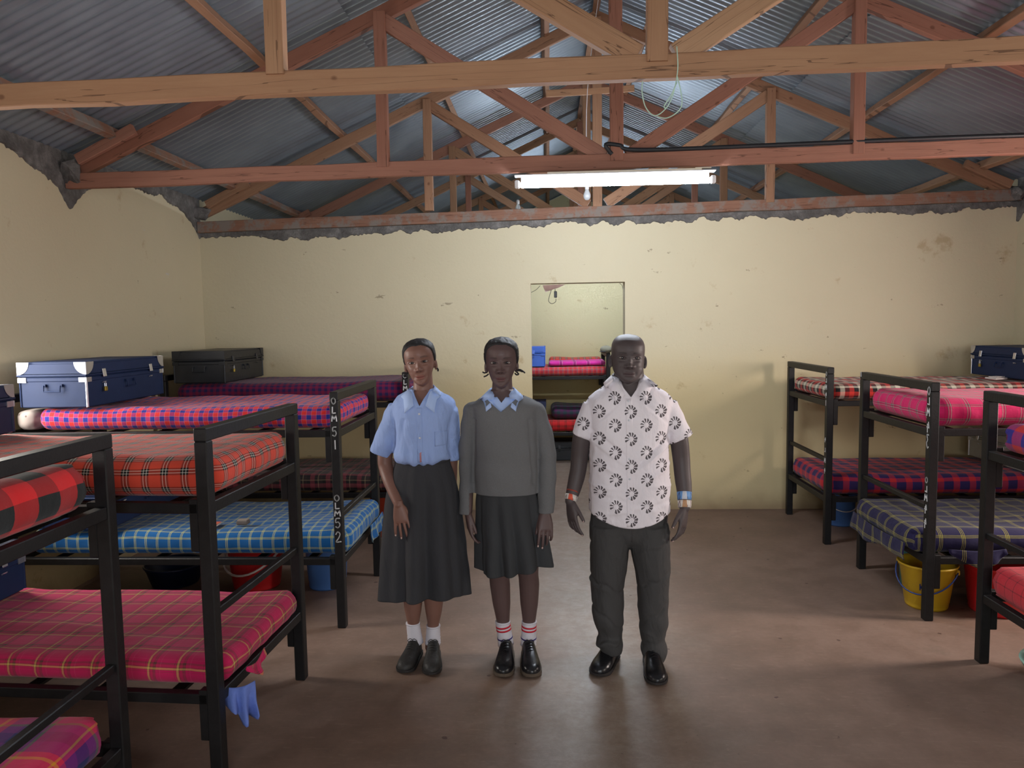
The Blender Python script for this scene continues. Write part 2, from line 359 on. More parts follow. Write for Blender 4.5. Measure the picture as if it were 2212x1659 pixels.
def truss(Y, label, mats, seed=1, XW=1.53, zl=2.75, zr_=2.755):
    random.seed(seed); mt, mr, mw, md = mats
    t = thing('roof_truss', label, 'roof truss', (XC, Y, 2.70))
    timber('tie_beam', (XL+.02, Y, zl), (XR-.02, Y, zr_), .052, .098, mt, t)
    zr = lambda X: 2.835+.44*((X-XL) if X < XC else (XR-X))
    for s in (-1, 1):
        xe = XL if s < 0 else XR
        timber('rafter', (xe-s*.06, Y+.03, zr(xe)), (XC, Y+.03, zr(XC)), .05, .098, mr, t)
        xv = XC+s*XW
        timber('web_post', (xv, Y-.005, 2.80), (xv, Y-.005, zr(xv)-.01), .06, .075, mw, t, up=(1, 0, 0))
        timber('diagonal_brace', (XC+s*.08, Y+.01, 2.83), (xv-s*.02, Y+.01, zr(xv)-.06), .05, .095, md, t)
        timber('splice_block', (xe-s*.12, Y-.03, 2.90), (xe-s*.52, Y-.03, 3.09), .04, .07, mr, t)
        mo = MB(); P = []
        for i in range(40): P.append((rng.normal(0, .045), rng.normal(0, .045), rng.normal(0, .035)))
        bm = bmesh.new(); [bm.verts.new((p[0]+(xe-s*.05)-XC, p[1], p[2]+.13)) for p in P]; bmesh.ops.convex_hull(bm, input=bm.verts)
        bmesh.ops.subdivide_edges(bm, edges=bm.edges[:], cuts=2)
        for v in bm.verts: v.co += Vector(mnoise.noise_vector(v.co*14))*.02
        me = bpy.data.meshes.new('mortar_lump'); bm.to_mesh(me); bm.free(); link('mortar_lump', me, M_CEM, t)
    timber('king_post', (XC, Y-.005, 2.80), (XC, Y-.005, zr(XC)-.02), .06, .085, mw, t, up=(1, 0, 0))
    return t
T1 = truss(3.12, 'nearest roof truss, thick cracked pale pine tie beam with knots', (M_WOODO, M_WOOD, M_WOODO, M_WOODO), seed=4, XW=1.57, zl=2.742, zr_=2.832)
T2 = truss(4.93, 'second roof truss, reddish tie beam carrying the lit tube light', (M_WOODR, M_WOODR, M_WOODR, M_WOODR), seed=5, zl=2.765, zr_=2.835)
T3 = truss(6.80, 'roof truss resting on the dividing wall above the doorway, mortar splashed', (M_WOODG, M_WOOD, M_WOOD, M_WOOD), seed=6, zl=2.70, zr_=2.815)
truss(8.55, 'roof truss beyond the dividing wall, first one behind it', (M_WOOD, M_WOODR, M_WOOD, M_WOOD), seed=7)
truss(10.2, 'roof truss over the end wall of the next room', (M_WOOD, M_WOOD, M_WOODR, M_WOOD), seed=8)
truss(12.1, 'roof truss second from the gable end', (M_WOOD, M_WOOD, M_WOOD, M_WOOD), seed=11)
truss(14.0, 'farthest roof truss, nearest the gable end', (M_WOOD, M_WOOD, M_WOOD, M_WOOD), seed=12)
truss(1.30, 'roof truss above the photographer, out of the picture', (M_WOOD, M_WOOD, M_WOOD, M_WOOD), seed=9)
timber('collar_plank', (.0, 6.77, 3.80), (.78, 6.77, 3.82), .02, .06, M_WOODO, T3)
timber('collar_plank', (.9, 4.90, 3.98), (1.4, 4.90, 3.93), .02, .06, M_WOODO, T2)
pl = {.45: 'ridge board along the top of the roof', -2.90: 'lowest purlin on the left slope, bark still on it', -1.88: 'second purlin up on the left slope', -.95: 'third purlin up on the left slope', .0: 'purlin beside the ridge on the left slope',
      .9: 'purlin beside the ridge on the right slope', 1.88: 'third purlin up on the right slope', 2.78: 'second purlin up on the right slope', 3.80: 'lowest purlin on the right slope'}
for X, lab in pl.items():
    z = ZR(X)-.045
    s = -1 if X < XC else 1; upv = (s*math.sin(ang), 0, math.cos(ang))
    o = timber('purlin', (X, YF-.1, z), (X, YEND-.15, z), .05, .075, M_WOODG if X < -2.5 else M_WOOD, None, up=upv, jit=.004); tag(o, lab, 'purlin', 'purlins under the iron roof')

# ------------------------------------------------------------------ tube light, bulbs, cables
M_WHITE = mat('white_painted_metal', (225, 225, 228), .4)
M_TUBE = mat('lit_fluorescent_tube', (235, 244, 255), .4, emit=235)
for px_, py_, lab_ in ((.55, 8.48, 'lit tube light of the next room, hidden behind the dividing wall'), (.55, 12.03, 'added tube light far back, unseen behind the walls, brightening the roof')):  # the farther tube is an added, unseen source that lifts the far roof
    t = thing('tube_light', lab_, 'light', (px_, py_, 2.655))
    b = MB(); b.box((0, .0, .018), (1.20, .055, .035), bev=.004); b.build('batten', M_WHITE, t)
    b = MB(); b.tube([(-.60, -.02, -.022), (.60, -.02, -.022)], .019, 20); b.build('tube', M_TUBE, t, True)
t = thing('tube_light', 'lit white fluorescent tube light hung under the reddish tie beam', 'light', (.43, 4.86, 2.67))
b = MB(); b.box((0, .0, .018), (1.20, .055, .035), bev=.004); b.box((0, -.006, .038), (1.28, .07, .006)); o = b.build('batten', M_WHITE, t)
b = MB(); b.tube([(-.60, -.02, -.022), (.60, -.02, -.022)], .019, 20, ball=False); b.build('tube', M_TUBE, t, True)
for s in (-1, 1):
    b = MB(); b.box((s*.625, -.02, -.018), (.03, .036, .05), bev=.006); b.tube([(s*.605, -.02, -.022), (s*.64, -.02, -.022)], .016, 12); b.build('lamp_holder', M_WHITE, t)
b = MB(); b.box((.06, 0, .046), (.98, .075, .014)); b.box((.56, -.025, .055), (.10, .03, .004)); b.build('mounting_plate', mat('worn_white_plate', (214, 208, 190), .5), t)
M_CABLE = mat('black_cable', (28, 30, 34), .5)
b = MB(); b.tube(spline([(.42, 4.90, 2.84), (.38, 4.89, 2.90), (.47, 4.9, 2.895), (.62, 4.90, 2.862), (1.6, 4.91, 2.874), (2.6, 4.90, 2.886), (3.6, 4.91, 2.893), (4.15, 4.9, 2.90)], 8), .014, 8)
tag(b.build('power_cable', M_CABLE, None, True), 'thick black power cable lying along the tie beam right of the tube light', 'cable')
M_BULB = NT('frosted_bulb_glass', .25); M_BULB.b.inputs['Base Color'].default_value = (.85, .9, .95, 1); M_BULB.b.inputs['Transmission Weight'].default_value = .55; M_BULB = M_BULB.m
def bulb(p, top, label):
    t = thing('light_bulb', label, 'bulb', p)
    b = MB(); b.lathe([(.001, -.055), (.016, -.052), (.027, -.038), (.031, -.02), (.028, -.002), (.018, .02), (.014, .035), (.001, .036)], 20); b.build('glass', M_BULB, t, True)
    b = MB(); b.lathe([(.001, .03), (.014, .03), (.017, .036), (.018, .065), (.012, .078), (.001, .08)], 16); b.build('socket', M_WHITE, t, True)
    b = MB(); q = Vector(top)-Vector(p); b.tube(spline([(0, 0, .078), (.01, 0, q.z*.5), q], 6), .003, 6); b.build('cord', M_WHITE, t, True)
pb = aty(1268, 418, 6.3); bulb(pb, (XC, 6.3, 4.50), 'unlit bulb on a cord just above the doorway wall, below the tube light')
pb = aty(1119, 447, 8.4); bulb(pb, (pb.x+.02, 8.53, 2.74), 'small unlit bulb beyond the dividing wall, left of the tube light')
M_STRING = mat('pale_green_string', (176, 206, 186), .7)
b = MB(); P = [(1462, 100), (1464, 150), (1455, 200), (1440, 232), (1415, 250), (1395, 232), (1387, 200), (1388, 175)]
b.tube(spline([aty(x, y, 3.055) for x, y in P], 6), .0022, 6); P = [(1463, 165), (1470, 195), (1473, 225), (1462, 243), (1440, 255), (1420, 252)]
b.tube(spline([aty(x, y, 3.05) for x, y in P], 6), .0022, 6); b.tube(spline([aty(x, y, 3.05) for x, y in ((1462, 178), (1450, 205), (1435, 228), (1437, 234))], 4), .0025, 6)
tag(b.build('string', M_STRING, None, True), 'pale green string looped round the nearest tie beam', 'string')
# odds and ends over the doorway
t = thing('cable_joint', 'black cable joint hanging on a looped wire in the doorway top', 'cable', aty(1200, 636, 7.1))
def rel(x, y, Y): return aty(x, y, Y)-t.location
b = MB(); b.box((0, 0, 0), (.028, .022, .062), bev=.004); b.build('connector', M_CABLE, t)
b = MB(); b.tube(spline([rel(1199, 620, 7.1), rel(1199, 630, 7.1)], 3), .003, 6); b.tube(spline([rel(x, y, 7.1) for x, y in ((1201, 645), (1200, 652), (1192, 656), (1185, 650), (1188, 636), (1193, 620))], 5), .0028, 6); b.build('wire', M_CABLE, t, True)
b = MB(); b.tube(spline([aty(x, y, 7.052) for x, y in ((1147, 632), (1158, 626), (1167, 617))], 4), .002, 6); tag(b.build('wire', M_CABLE, None, True), 'thin wire sagging across the upper left corner of the doorway', 'wire')
b = MB(); b.tube(spline([aty(x, y, 7.052) for x, y in ((1338, 612), (1344, 618), (1347, 640), (1348, 700))], 4), .002, 6); tag(b.build('wire', M_CABLE, None, True), 'thin wire running down the upper right corner of the doorway', 'wire')
M_SHEET = mat('pinkish_torn_board', (186, 160, 160), .8)
b = MB(); q = [aty(x, y, 7.09) for x, y in ((1172, 616), (1222, 614), (1205, 622), (1178, 631))]; b.loft([[tuple(p) for p in q], [(p.x, p.y+.006, p.z) for p in q]])
tag(b.build('torn_board', M_SHEET), 'torn pinkish board corner hanging in the top of the doorway', 'board')

# ------------------------------------------------------------------ bunk beds
STROKE = {'O': [[(.5, 1), (.15, .8), (.1, .35), (.45, 0), (.85, .3), (.85, .75), (.5, 1)]], 'L': [[(.2, 1), (.15, 0), (.85, .05)]], 'M': [[(.0, 0), (.1, 1), (.5, .35), (.88, 1), (1, 0)]],
          '5': [[(.85, 1), (.2, .95), (.15, .55), (.6, .6), (.85, .3), (.5, 0), (.1, .1)]], '1': [[(.5, 1), (.5, 0)]], '2': [[(.1, .75), (.4, 1), (.8, .8), (.6, .4), (.1, .02), (.95, .05)]],
          '4': [[(.35, 1), (.1, .45), (.9, .5)], [(.65, .8), (.6, 0)]], '3': [[(.15, .95), (.7, .95), (.45, .58), (.85, .35), (.5, 0), (.1, .1)]], 'U': [[(.1, 1), (.15, .2), (.5, 0), (.85, .2), (.9, 1)]],
          'H': [[(.1, 1), (.15, 0)], [(.1, .5), (.85, .5)], [(.85, 1), (.8, 0)]], 'K': [[(.1, 1), (.15, 0)], [(.85, 1), (.2, .5), (.9, 0)]]}
def letters(seq, org, du, dn, parent, w, m=None, name='painted_number', th=.0032):
    """hand-brushed characters stacked downwards: seq [(char, top z, height)] in parent space"""
    b = MB(); du = Vector(du); dn = Vector(dn)
    for ch, z, h in seq:
        for st in STROKE[ch]:
            pts = [Vector(org)+du*((p[0]-.5)*w+random.uniform(-.001, .001))+Vector((0, 0, z-h+p[1]*h)) for p in st]; pts = spline(pts, 3) if ch not in 'LM14' else pts
            for i in range(len(pts)-1):
                a, c = pts[i], pts[i+1]; d = (c-a).normalized(); n_ = dn.cross(d)*th; e = d*th*.5
                q = [a-n_-e, a+n_-e, c+n_+e, c-n_+e]; b.loft([[tuple(p) for p in q], [tuple(p+dn*.0012) for p in q]])
    return b.build(name, m or M_PAINT, parent)
_shared = {}
def smesh(key, fn):
    if key not in _shared: me = fn().mesh(key[0]); me.materials.append(M_BLACK); _shared[key] = me
    return _shared[key]
def bunk(loc, rz, W, label, H=1.385, L=2.0, zu=1.12, zl=.37, bar=.66, group='black steel bunk beds', feet=0):
    """foot end at local x = 0, head at -L; width along y centred"""
    t = thing('bunk_bed', label, 'bunk bed', loc, rz, group)
    def part(name, key, fn, p):
        o = bpy.data.objects.new(name, smesh(key, fn)); C.objects.link(o); o.parent = t; o.location = p; return o
    pw = .05
    for x in (-pw/2, -L+pw/2):
        for s in (-1, 1):
            part('post', ('post', H), lambda: MB().box((0, 0, (H-pw)/2), (pw, pw, H-pw), bev=.004), (x, s*(W/2-pw/2), 0))
            ix = -1 if x > -1 else 1
            for zz in (zu, zl): part('rail_bracket', ('rail_bracket',), lambda: MB().box((0, 0, 0), (.035, .04, .20), bev=.003), (x+ix*.042, s*(W/2-pw/2), zz-.085))
        part('top_rail', ('top_rail', W), lambda: MB().box((0, 0, 0), (pw, W, pw), bev=.004), (x, 0, H-pw/2))
        part('end_bar', ('end_bar', W), lambda: MB().box((0, 0, 0), (.03, W-2*pw, .03), bev=.003), (x, 0, bar))
        for zz in (zu, zl): part('deck_end_rail', ('deck_end_rail', W), lambda: MB().box((0, 0, 0), (.04, W-2*pw, .045), bev=.003), (x, 0, zz-.022))
    for zz in (zu, zl):
        for s in (-1, 1): part('side_rail', ('side_rail', L), lambda: MB().box((0, 0, 0), (L-2*pw, .04, .04), bev=.003), (-L/2, s*(W/2-.025), zz-.02))
        for i in range(6): part('deck_slat', ('deck_slat', W), lambda: MB().box((0, 0, 0), (.05, W-.09, .012)), (-L*(i+.7)/6.5, 0, zz-.03))
    return t
def mattress(name, label, bed, z0, m, W, x0, x1, th=.12, y0=0, seed=0, lump=.012, group=None, over=.0, sag=.01, rnd=.05, crown=.0):
    """covered mattress lying on a bed deck: from local x1 (head) to x0 (foot)"""
    L = x0-x1; nx, ny, nz = int(L/.028), int(W/.028), max(4, int(th/.02)); vid = {}; V = []; F = []; UV = []
    def vert(i, j, k):
        if (i, j, k) not in vid: vid[(i, j, k)] = len(V); V.append((-L/2+L*i/nx, -W/2+W*j/ny, -th/2+th*k/nz))
        return vid[(i, j, k)]
    def quad(q, uvf): F.append([vert(*p) for p in q]); UV.append([uvf(V[vid[p]]) for p in q])
    for i in range(nx):
        for j in range(ny):
            quad([(i, j, nz), (i+1, j, nz), (i+1, j+1, nz), (i, j+1, nz)], lambda p: (p[0], p[1])); quad([(i, j, 0), (i, j+1, 0), (i+1, j+1, 0), (i+1, j, 0)], lambda p: (p[0], p[1]))
    for i in range(nx):
        for k in range(nz):
            quad([(i, 0, k), (i+1, 0, k), (i+1, 0, k+1), (i, 0, k+1)], lambda p: (p[0], -W/2-(th/2-p[2]))); quad([(i, ny, k), (i, ny, k+1), (i+1, ny, k+1), (i+1, ny, k)], lambda p: (p[0], W/2+(th/2-p[2])))
    for j in range(ny):
        for k in range(nz):
            quad([(nx, j, k), (nx, j+1, k), (nx, j+1, k+1), (nx, j, k+1)], lambda p: (L/2+(th/2-p[2]), p[1])); quad([(0, j, k), (0, j, k+1), (0, j+1, k+1), (0, j+1, k)], lambda p: (-L/2-(th/2-p[2]), p[1]))
    a = np.array(V); h = np.array([L/2, W/2, th/2]); r = min(rnd, th/2-.002); inner = np.clip(a, -(h-r), h-r); d = a-inner; ln = np.linalg.norm(d, axis=1, keepdims=True); ln[ln == 0] = 1
    n = d/ln; a = inner+n*np.minimum(ln, r)
    wx = np.minimum(1, (L/2-np.abs(a[:, 0]))/.25); up = np.clip(a[:, 2]/(th/2)*.5+.5, 0, 1)
    nn = vnoise(np.c_[a[:, :2]*3.2, a[:, 2]*3+seed*3.7])*.6+vnoise(np.c_[a[:, :2]*9, a[:, 2]*9+seed*5.1])*.3+vnoise(np.c_[a[:, 0]*4+a[:, 1]*14, a[:, 1]*3-a[:, 0], a[:, 2]+seed*2])*.4
    a[:, 2] += up*(nn*lump-sag*(1-(a[:, 0]/(L/2))**2)+crown*(1-(a[:, 1]/(W/2))**2))
    side = (np.abs(n[:, 1]) > .3) | (np.abs(n[:, 0]) > .3); nv = vnoise(np.c_[a[:, 0]*16, a[:, 1]*16, a[:, 2]*8+seed])
    a[side, 0] += n[side, 0]*nv[side]*.009; a[side, 1] += n[side, 1]*nv[side]*.009
    end = n[:, 0]*np.abs(n[:, 1]) > .12; a[end, :2] -= n[end, :2]*(.018+.014*vnoise(np.c_[a[end, 2]*50, a[end, 0]*9, a[end, 1]*9]))[:, None]
    me = bpy.data.meshes.new(name); me.from_pydata([tuple(p) for p in a], [], F); ul = me.uv_layers.new(name='UVMap'); ul.data.foreach_set('uv', np.array(UV, dtype=np.float32).ravel())
    shade(me); me.materials.append(m); o = bpy.data.objects.new(name, me); C.objects.link(o)
    Mx = Matrix.Translation(bed.location) @ Matrix.Rotation(bed.rotation_euler.z, 4, 'Z') @ Matrix.Translation(((x0+x1)/2, y0, z0+th/2+.002)); o.matrix_world = Mx
    return tag(o, label, 'mattress', group)
def drape(name, parent, m, top, dirv, drop, n=18, k=10, fold=.012, seed=0, taper=.0, jag=.25):
    """hanging cloth: top = polyline the cloth hangs from, in world space"""
    top = spline(top, 6); pts = np.array([tuple(p) for p in top]); dv = np.array(dirv); V = []; UV = []; nT = len(pts); acc = 0
    for i in range(nT):
        if i: acc += float(np.linalg.norm(pts[i]-pts[i-1]))
        u = i/(nT-1); dr = drop*(1-taper*abs(u-.5)*2)*(1+jag*vnoise(np.array([[u*3.1, seed, 0]]))[0])
        for j in range(k+1):
            t = j/k; f = fold*t*math.sin(u*17+seed)+fold*.8*t*vnoise(np.array([[u*6, t*2, seed]]))[0]
            V.append(tuple(pts[i]+dv*(f+.006*math.sin(t*2))+np.array([0, 0, -dr*t]))); UV.append((acc, dr*t))
    F = [(i*(k+1)+j, (i+1)*(k+1)+j, (i+1)*(k+1)+j+1, i*(k+1)+j+1) for i in range(nT-1) for j in range(k)]
    me = bpy.data.meshes.new(name); me.from_pydata(V, [], F); ul = me.uv_layers.new(name='UVMap'); ul.data.foreach_set('uv', np.array([UV[i] for f in F for i in f], dtype=np.float32).ravel())
    shade(me); me.materials.append(m); o = bpy.data.objects.new(name, me); C.objects.link(o); q = o.modifiers.new('thick', 'SOLIDIFY'); q.thickness = .003; q.offset = 0
    if parent is not None: o.parent = parent; o.matrix_parent_inverse = parent.matrix_world.inverted() if parent.type == 'MESH' else Matrix.Identity(4)
    return o

# woven cloths
RD, BK, WH, BL, NV, PK, YL, GN = (214, 40, 42), (30, 28, 30), (222, 214, 200), (30, 60, 170), (32, 30, 84), (206, 28, 100), (226, 214, 90), (34, 60, 40)
OR = (226, 74, 50)
tart_or = [(0, OR), (.40, (26, 22, 22)), (.50, (236, 230, 214)), (.535, (24, 20, 20)), (.655, (236, 230, 214)), (.69, (26, 22, 22)), (.79, OR)]
M_P_A1 = plaid('orange_tartan', .080, tart_or, bal=.5)
M_P_B1 = plaid('red_blue_gingham', .058, [(0, (236, 44, 46)), (.46, (210, 150, 160)), (.50, (30, 44, 150)), (.96, (210, 150, 160))])
tb = [(0, (0, 98, 168)), (.44, (250, 250, 120)), (.475, (0, 84, 146)), (.52, (250, 250, 120)), (.555, (0, 84, 146)), (.60, (250, 250, 120)), (.635, (0, 98, 168))]
M_P_B2 = plaid('blue_yellow_check', .070, tb)
tp = [(0, (214, 26, 96)), (.34, (60, 50, 40)), (.355, (214, 26, 96)), (.41, (60, 50, 40)), (.425, (220, 180, 100)), (.50, (60, 50, 40)), (.52, (190, 40, 80)), (.62, (60, 50, 40)), (.635, (110, 60, 60)), (.70, (60, 50, 40)), (.715, (214, 26, 96)), (.86, (240, 120, 150)), (.87, (214, 26, 96))]
M_P_A2 = plaid('pink_tartan', .12, tp)
M_P_01 = plaid('red_black_buffalo_check', .19, [(0, (240, 36, 40)), (.5, (22, 26, 26))])
tm = [(0, (236, 30, 96)), (.22, (244, 50, 100)), (.30, (250, 170, 40)), (.34, (240, 40, 90)), (.42, (120, 30, 130)), (.58, (30, 36, 110)), (.74, (130, 40, 130)), (.86, (120, 130, 70)), (.90, (230, 40, 110))]
M_P_02 = plaid('magenta_rainbow_check', .34, tm)
M_P_C1 = plaid('purple_magenta_check', .05, [(0, (140, 26, 74)), (.5, (44, 34, 92))], rough=.9)
M_P_C2 = plaid('brown_pink_check', .13, [(0, (150, 64, 74)), (.3, (40, 34, 36)), (.5, (150, 130, 100)), (.56, (60, 46, 44)), (.8, (36, 32, 34))])
M_P_R1 = plaid('cream_red_black_check', .14, [(0, (232, 226, 205)), (.25, (30, 26, 30)), (.5, (235, 60, 50)), (.75, (110, 24, 26))])
M_P_R12 = plaid('purple_red_check', .12, [(0, (52, 34, 96)), (.5, (52, 34, 120)), (.55, (226, 50, 56)), (.95, (60, 30, 90))])
M_P_R2 = plaid('hot_pink_tartan', .10, [(0, (236, 30, 110)), (.44, BK), (.47, WH), (.50, BK), (.56, (236, 60, 120)), (.60, BK), (.62, WH), (.65, BK), (.68, (236, 30, 110)), (.84, (150, 30, 80)), (.86, (236, 30, 110))])
tn = [(0, (26, 18, 70)), (.62, YL), (.642, (20, 14, 52)), (.69, YL), (.712, (20, 14, 52)), (.76, YL), (.782, (26, 18, 70))]
M_P_R22 = plaid('navy_yellow_check', .125, tn)
M_P_R31 = plaid('red_blue_block_check', .15, [(0, (232, 48, 48)), (.5, (52, 36, 150))])
M_P_R32 = plaid('red_fine_check', .065, [(0, (224, 50, 64)), (.9, (120, 30, 40))])
M_P_F1 = plaid('red_grey_fine_check', .06, [(0, (200, 50, 66)), (.5, (150, 110, 120)), (.8, (250, 90, 70))])
M_P_F2 = plaid('red_black_tartan', .09, [(0, (226, 40, 44)), (.6, (30, 30, 26)), (.68, (200, 60, 50)), (.78, (30, 30, 26)), (.88, (226, 40, 44))])
M_P_F3 = plaid('fuchsia_blanket_stripe', .17, [(0, (230, 50, 170)), (.7, WH), (.72, (80, 30, 80)), (.86, (80, 30, 80)), (.9, WH), (.93, (230, 50, 170))], weft=[(0, (230, 50, 170)), (.9, (220, 60, 170))])
M_P_F4 = plaid('dark_green_purple_check', .08, [(0, (40, 70, 76)), (.5, (96, 40, 90))])
def ticking():
    t = NT('floral_mattress_ticking', .8); v, x, y, z = t.coord(); n = t.noise(v, 8, 4); d, _ = t.voro(v, 17); k = (d+t.noise(v, 60, 3)*.25).lt(.26)
    t.col(t.mix(k*.7, t.mix(n, s2l((150, 138, 134)), s2l((188, 178, 172))), s2l((78, 54, 44)))); return t.m
M_TICK = ticking()
LX, RX = -1.205, 2.125
bed0 = bunk((-1.565, 2.075, 0), 0, .92, 'nearest left bunk bed, cut off by the left edge of the photo', zu=1.13, zl=.24, bar=.54, L=1.66)
bedA = bunk((LX-.05, 3.085, 0), -.05, .88, 'second left bunk bed, with the orange tartan upper mattress', zu=1.10, zl=.355, bar=.665, L=2.0)
bedB = bunk((LX, 4.58, 0), 0, .94, 'left bunk bed lettered OLM 51 and OLM 52', zu=1.165, zl=.415, bar=.66, L=2.03)
bedC = bunk((LX+.07, 6.30, 0), 0, .92, 'far left bunk bed in the corner, half hidden by the girl in blue', zu=1.14, zl=.40, L=2.05)
bedR1 = bunk((RX, 6.215, 0), PI, .96, 'far right bunk bed against the dividing wall', zu=1.125, zl=.375)
bedR2 = bunk((RX+.025, 4.73, 0), PI, .96, 'right bunk bed lettered OLM 43 and OLM 44', zu=1.12, zl=.375)
bedR3 = bunk((RX+.03, 3.29, 0), PI, .95, 'nearest right bunk bed, cut off by the right edge of the photo', zu=1.09, zl=.36)
G = 'cloth-covered bunk mattresses'
m0u = mattress('covered_mattress', 'mattress in large red and black buffalo check, far left edge', bed0, 1.13, M_P_01, .81, -.02, -1.6, .17, seed=1, group=G, lump=.01, rnd=.085)
m0l = mattress('covered_mattress', 'mattress in magenta, purple and navy blocks, bottom left corner', bed0, .24, M_P_02, .81, -.02, -1.6, .15, seed=2, group=G, rnd=.075)
mAu = mattress('covered_mattress', 'orange tartan mattress on the upper deck of the second left bunk', bedA, 1.10, M_P_A1, .775, -.01, -1.93, .16, seed=3, group=G, rnd=.075, lump=.014)
mAl = mattress('covered_mattress', 'deep pink tartan mattress on the low deck beneath the orange one', bedA, .355, M_P_A2, .775, .0, -1.93, .115, seed=4, group=G, rnd=.05)
mBu = mattress('covered_mattress', 'red and blue gingham mattress, upper deck behind the orange one', bedB, 1.165, M_P_B1, .835, -.03, -1.82, .135, seed=5, group=G, rnd=.06, lump=.018)
mBl = mattress('covered_mattress', 'bright blue mattress with yellow line check', bedB, .415, M_P_B2, .835, .02, -1.93, .15, seed=6, group=G, rnd=.06, lump=.014)
mCu = mattress('covered_mattress', 'dark purple and magenta check mattress in the far left corner', bedC, 1.14, M_P_C1, .815, .0, -1.95, .17, seed=7, group=G, rnd=.07)
mCl = mattress('covered_mattress', 'brown and dusky pink check mattress, low deck in the far left corner', bedC, .40, M_P_C2, .815, .0, -1.95, .15, seed=8, group=G)
mR1u = mattress('covered_mattress', 'cream, red and black check mattress, upper far right', bedR1, 1.125, M_P_R1, .855, -.03, -1.95, .125, seed=9, group=G, rnd=.06)
mR1l = mattress('covered_mattress', 'purple and red block check mattress, low far right', bedR1, .375, M_P_R12, .855, -.02, -1.95, .16, seed=10, group=G, rnd=.07)
mR2u = mattress('covered_mattress', 'hot pink tartan mattress on the right bunk lettered OLM 43', bedR2, 1.12, M_P_R2, .855, -.03, -1.95, .165, seed=11, group=G, rnd=.08)
mR2l = mattress('covered_mattress', 'navy mattress with yellow line check, low right above the yellow bucket', bedR2, .375, M_P_R22, .855, .06, -1.95, .145, seed=12, group=G, rnd=.07, lump=.016)
mR3u = mattress('covered_mattress', 'red and blue block check mattress at the right edge', bedR3, 1.09, M_P_R31, .845, -.04, -1.95, .14, seed=13, group=G, rnd=.065)
mR3l = mattress('covered_mattress', 'plain red fine check mattress at the right edge, above the red bucket', bedR3, .36, M_P_R32, .845, -.01, -1.95, .16, seed=14, group=G, rnd=.07)
# loose corners of the covers
drape('hanging_corner', mR2l, M_P_R22, [(RX+.14, 4.238, .43), (RX+.32, 4.234, .42), (RX+.46, 4.238, .43)], (0, -1, 0), .13, seed=2, taper=.8)
drape('hanging_edge', mR2l, M_P_R22, [(RX-.045, 5.10, .43), (RX-.055, 4.75, .42), (RX-.045, 4.36, .43)], (-1, 0, 0), .11, seed=8, taper=.2)
drape('hanging_corner', mBl, M_P_B2, [(LX+.035, 4.62, .47), (LX+.04, 4.8, .47), (LX+.03, 4.98, .47)], (1, 0, 0), .13, seed=3, taper=.3)
drape('hanging_corner', mAl, M_P_A2, [(LX-.005, 2.75, .42), (LX-.0, 2.84, .40), (LX-.005, 2.93, .42)], (1, 0, 0), .05, seed=5, taper=.7)
# uncovered mattress end near the wall
t_ = mattress('bare_mattress_end', 'floral ticking bolster at the wall end of the gingham mattress', bedB, 1.165, M_TICK, .80, -1.835, -1.97, .13, seed=21); t_['category'] = 'bolster'
lB = letters([('O', 1.352, .035), ('L', 1.30, .036), ('M', 1.252, .034), ('5', 1.185, .052), ('1', 1.108, .05)], (-.025, -.4715, 0), (1, 0, 0), (0, -1, 0), bedB, .028)
letters([('O', .79, .034), ('L', .745, .034), ('M', .70, .032), ('5', .655, .055), ('2', .575, .06)], (-.025, -.4715, 0), (1, 0, 0), (0, -1, 0), bedB, .032)
letters([('O', 1.372, .034), ('L', 1.322, .034), ('M', 1.275, .034)], (-.025, -.4615, 0), (1, 0, 0), (0, -1, 0), bedC, .03)
letters([('O', 1.36, .045), ('L', 1.30, .04), ('M', 1.24, .045), ('4', 1.16, .06), ('3', 1.09, .08)], (.0008, .455, 0), (0, -1, 0), (1, 0, 0), bedR2, .03)
letters([('O', .84, .032), ('L', .79, .034), ('M', .74, .036), ('4', .68, .05), ('4', .60, .055)], (.0008, .455, 0), (0, -1, 0), (1, 0, 0), bedR2, .028)
letters([('O', 1.35, .03), ('L', 1.30, .03), ('M', 1.25, .035), ('4', 1.19, .04), ('1', 1.13, .04)], (.0008, .455, 0), (0, -1, 0), (1, 0, 0), bedR1, .026)
letters([('4', .84, .035), ('L', .76, .03), ('M', .68, .035), ('4', .60, .04)], (.0008, .455, 0), (0, -1, 0), (1, 0, 0), bedR1, .022)
letters([('1', 1.385, .03)], (.0008, -.46, 0), (0, -1, 0), (1, 0, 0), bedR2, .022)

# ------------------------------------------------------------------ tin trunks
M_BLUE = mat('blue_enamel_tin', (28, 44, 78), .58, .0, .18, 8, .15, 14, .25); M_DKBLUE = mat('dark_blue_enamel_tin', (26, 36, 70), .42, .0, .2, 8, .15, 14)
M_BLKTIN = mat('black_enamel_tin', (26, 30, 38), .40, .0, .45, 8, .2, 14); M_CHROME = mat('bright_tin_plate', (200, 200, 205), .28, .85, .1); M_BRASS = mat('brass_padlock', (160, 140, 60), .4, .7)
M_LTIN = mat('bright_blue_enamel_tin', (52, 96, 190), .35, .0, .15, 8, .15, 14); M_GREYTIN = mat('grey_white_tin', (150, 150, 142), .4, .2, .15)
def top_of(o, x0, x1, y0, y1):
    a = np.c_[getv(o.data), np.ones(len(o.data.vertices))] @ np.array(o.matrix_world).T; k = (a[:, 0] > x0) & (a[:, 0] < x1) & (a[:, 1] > y0) & (a[:, 1] < y1); return float(a[k, 2].max())
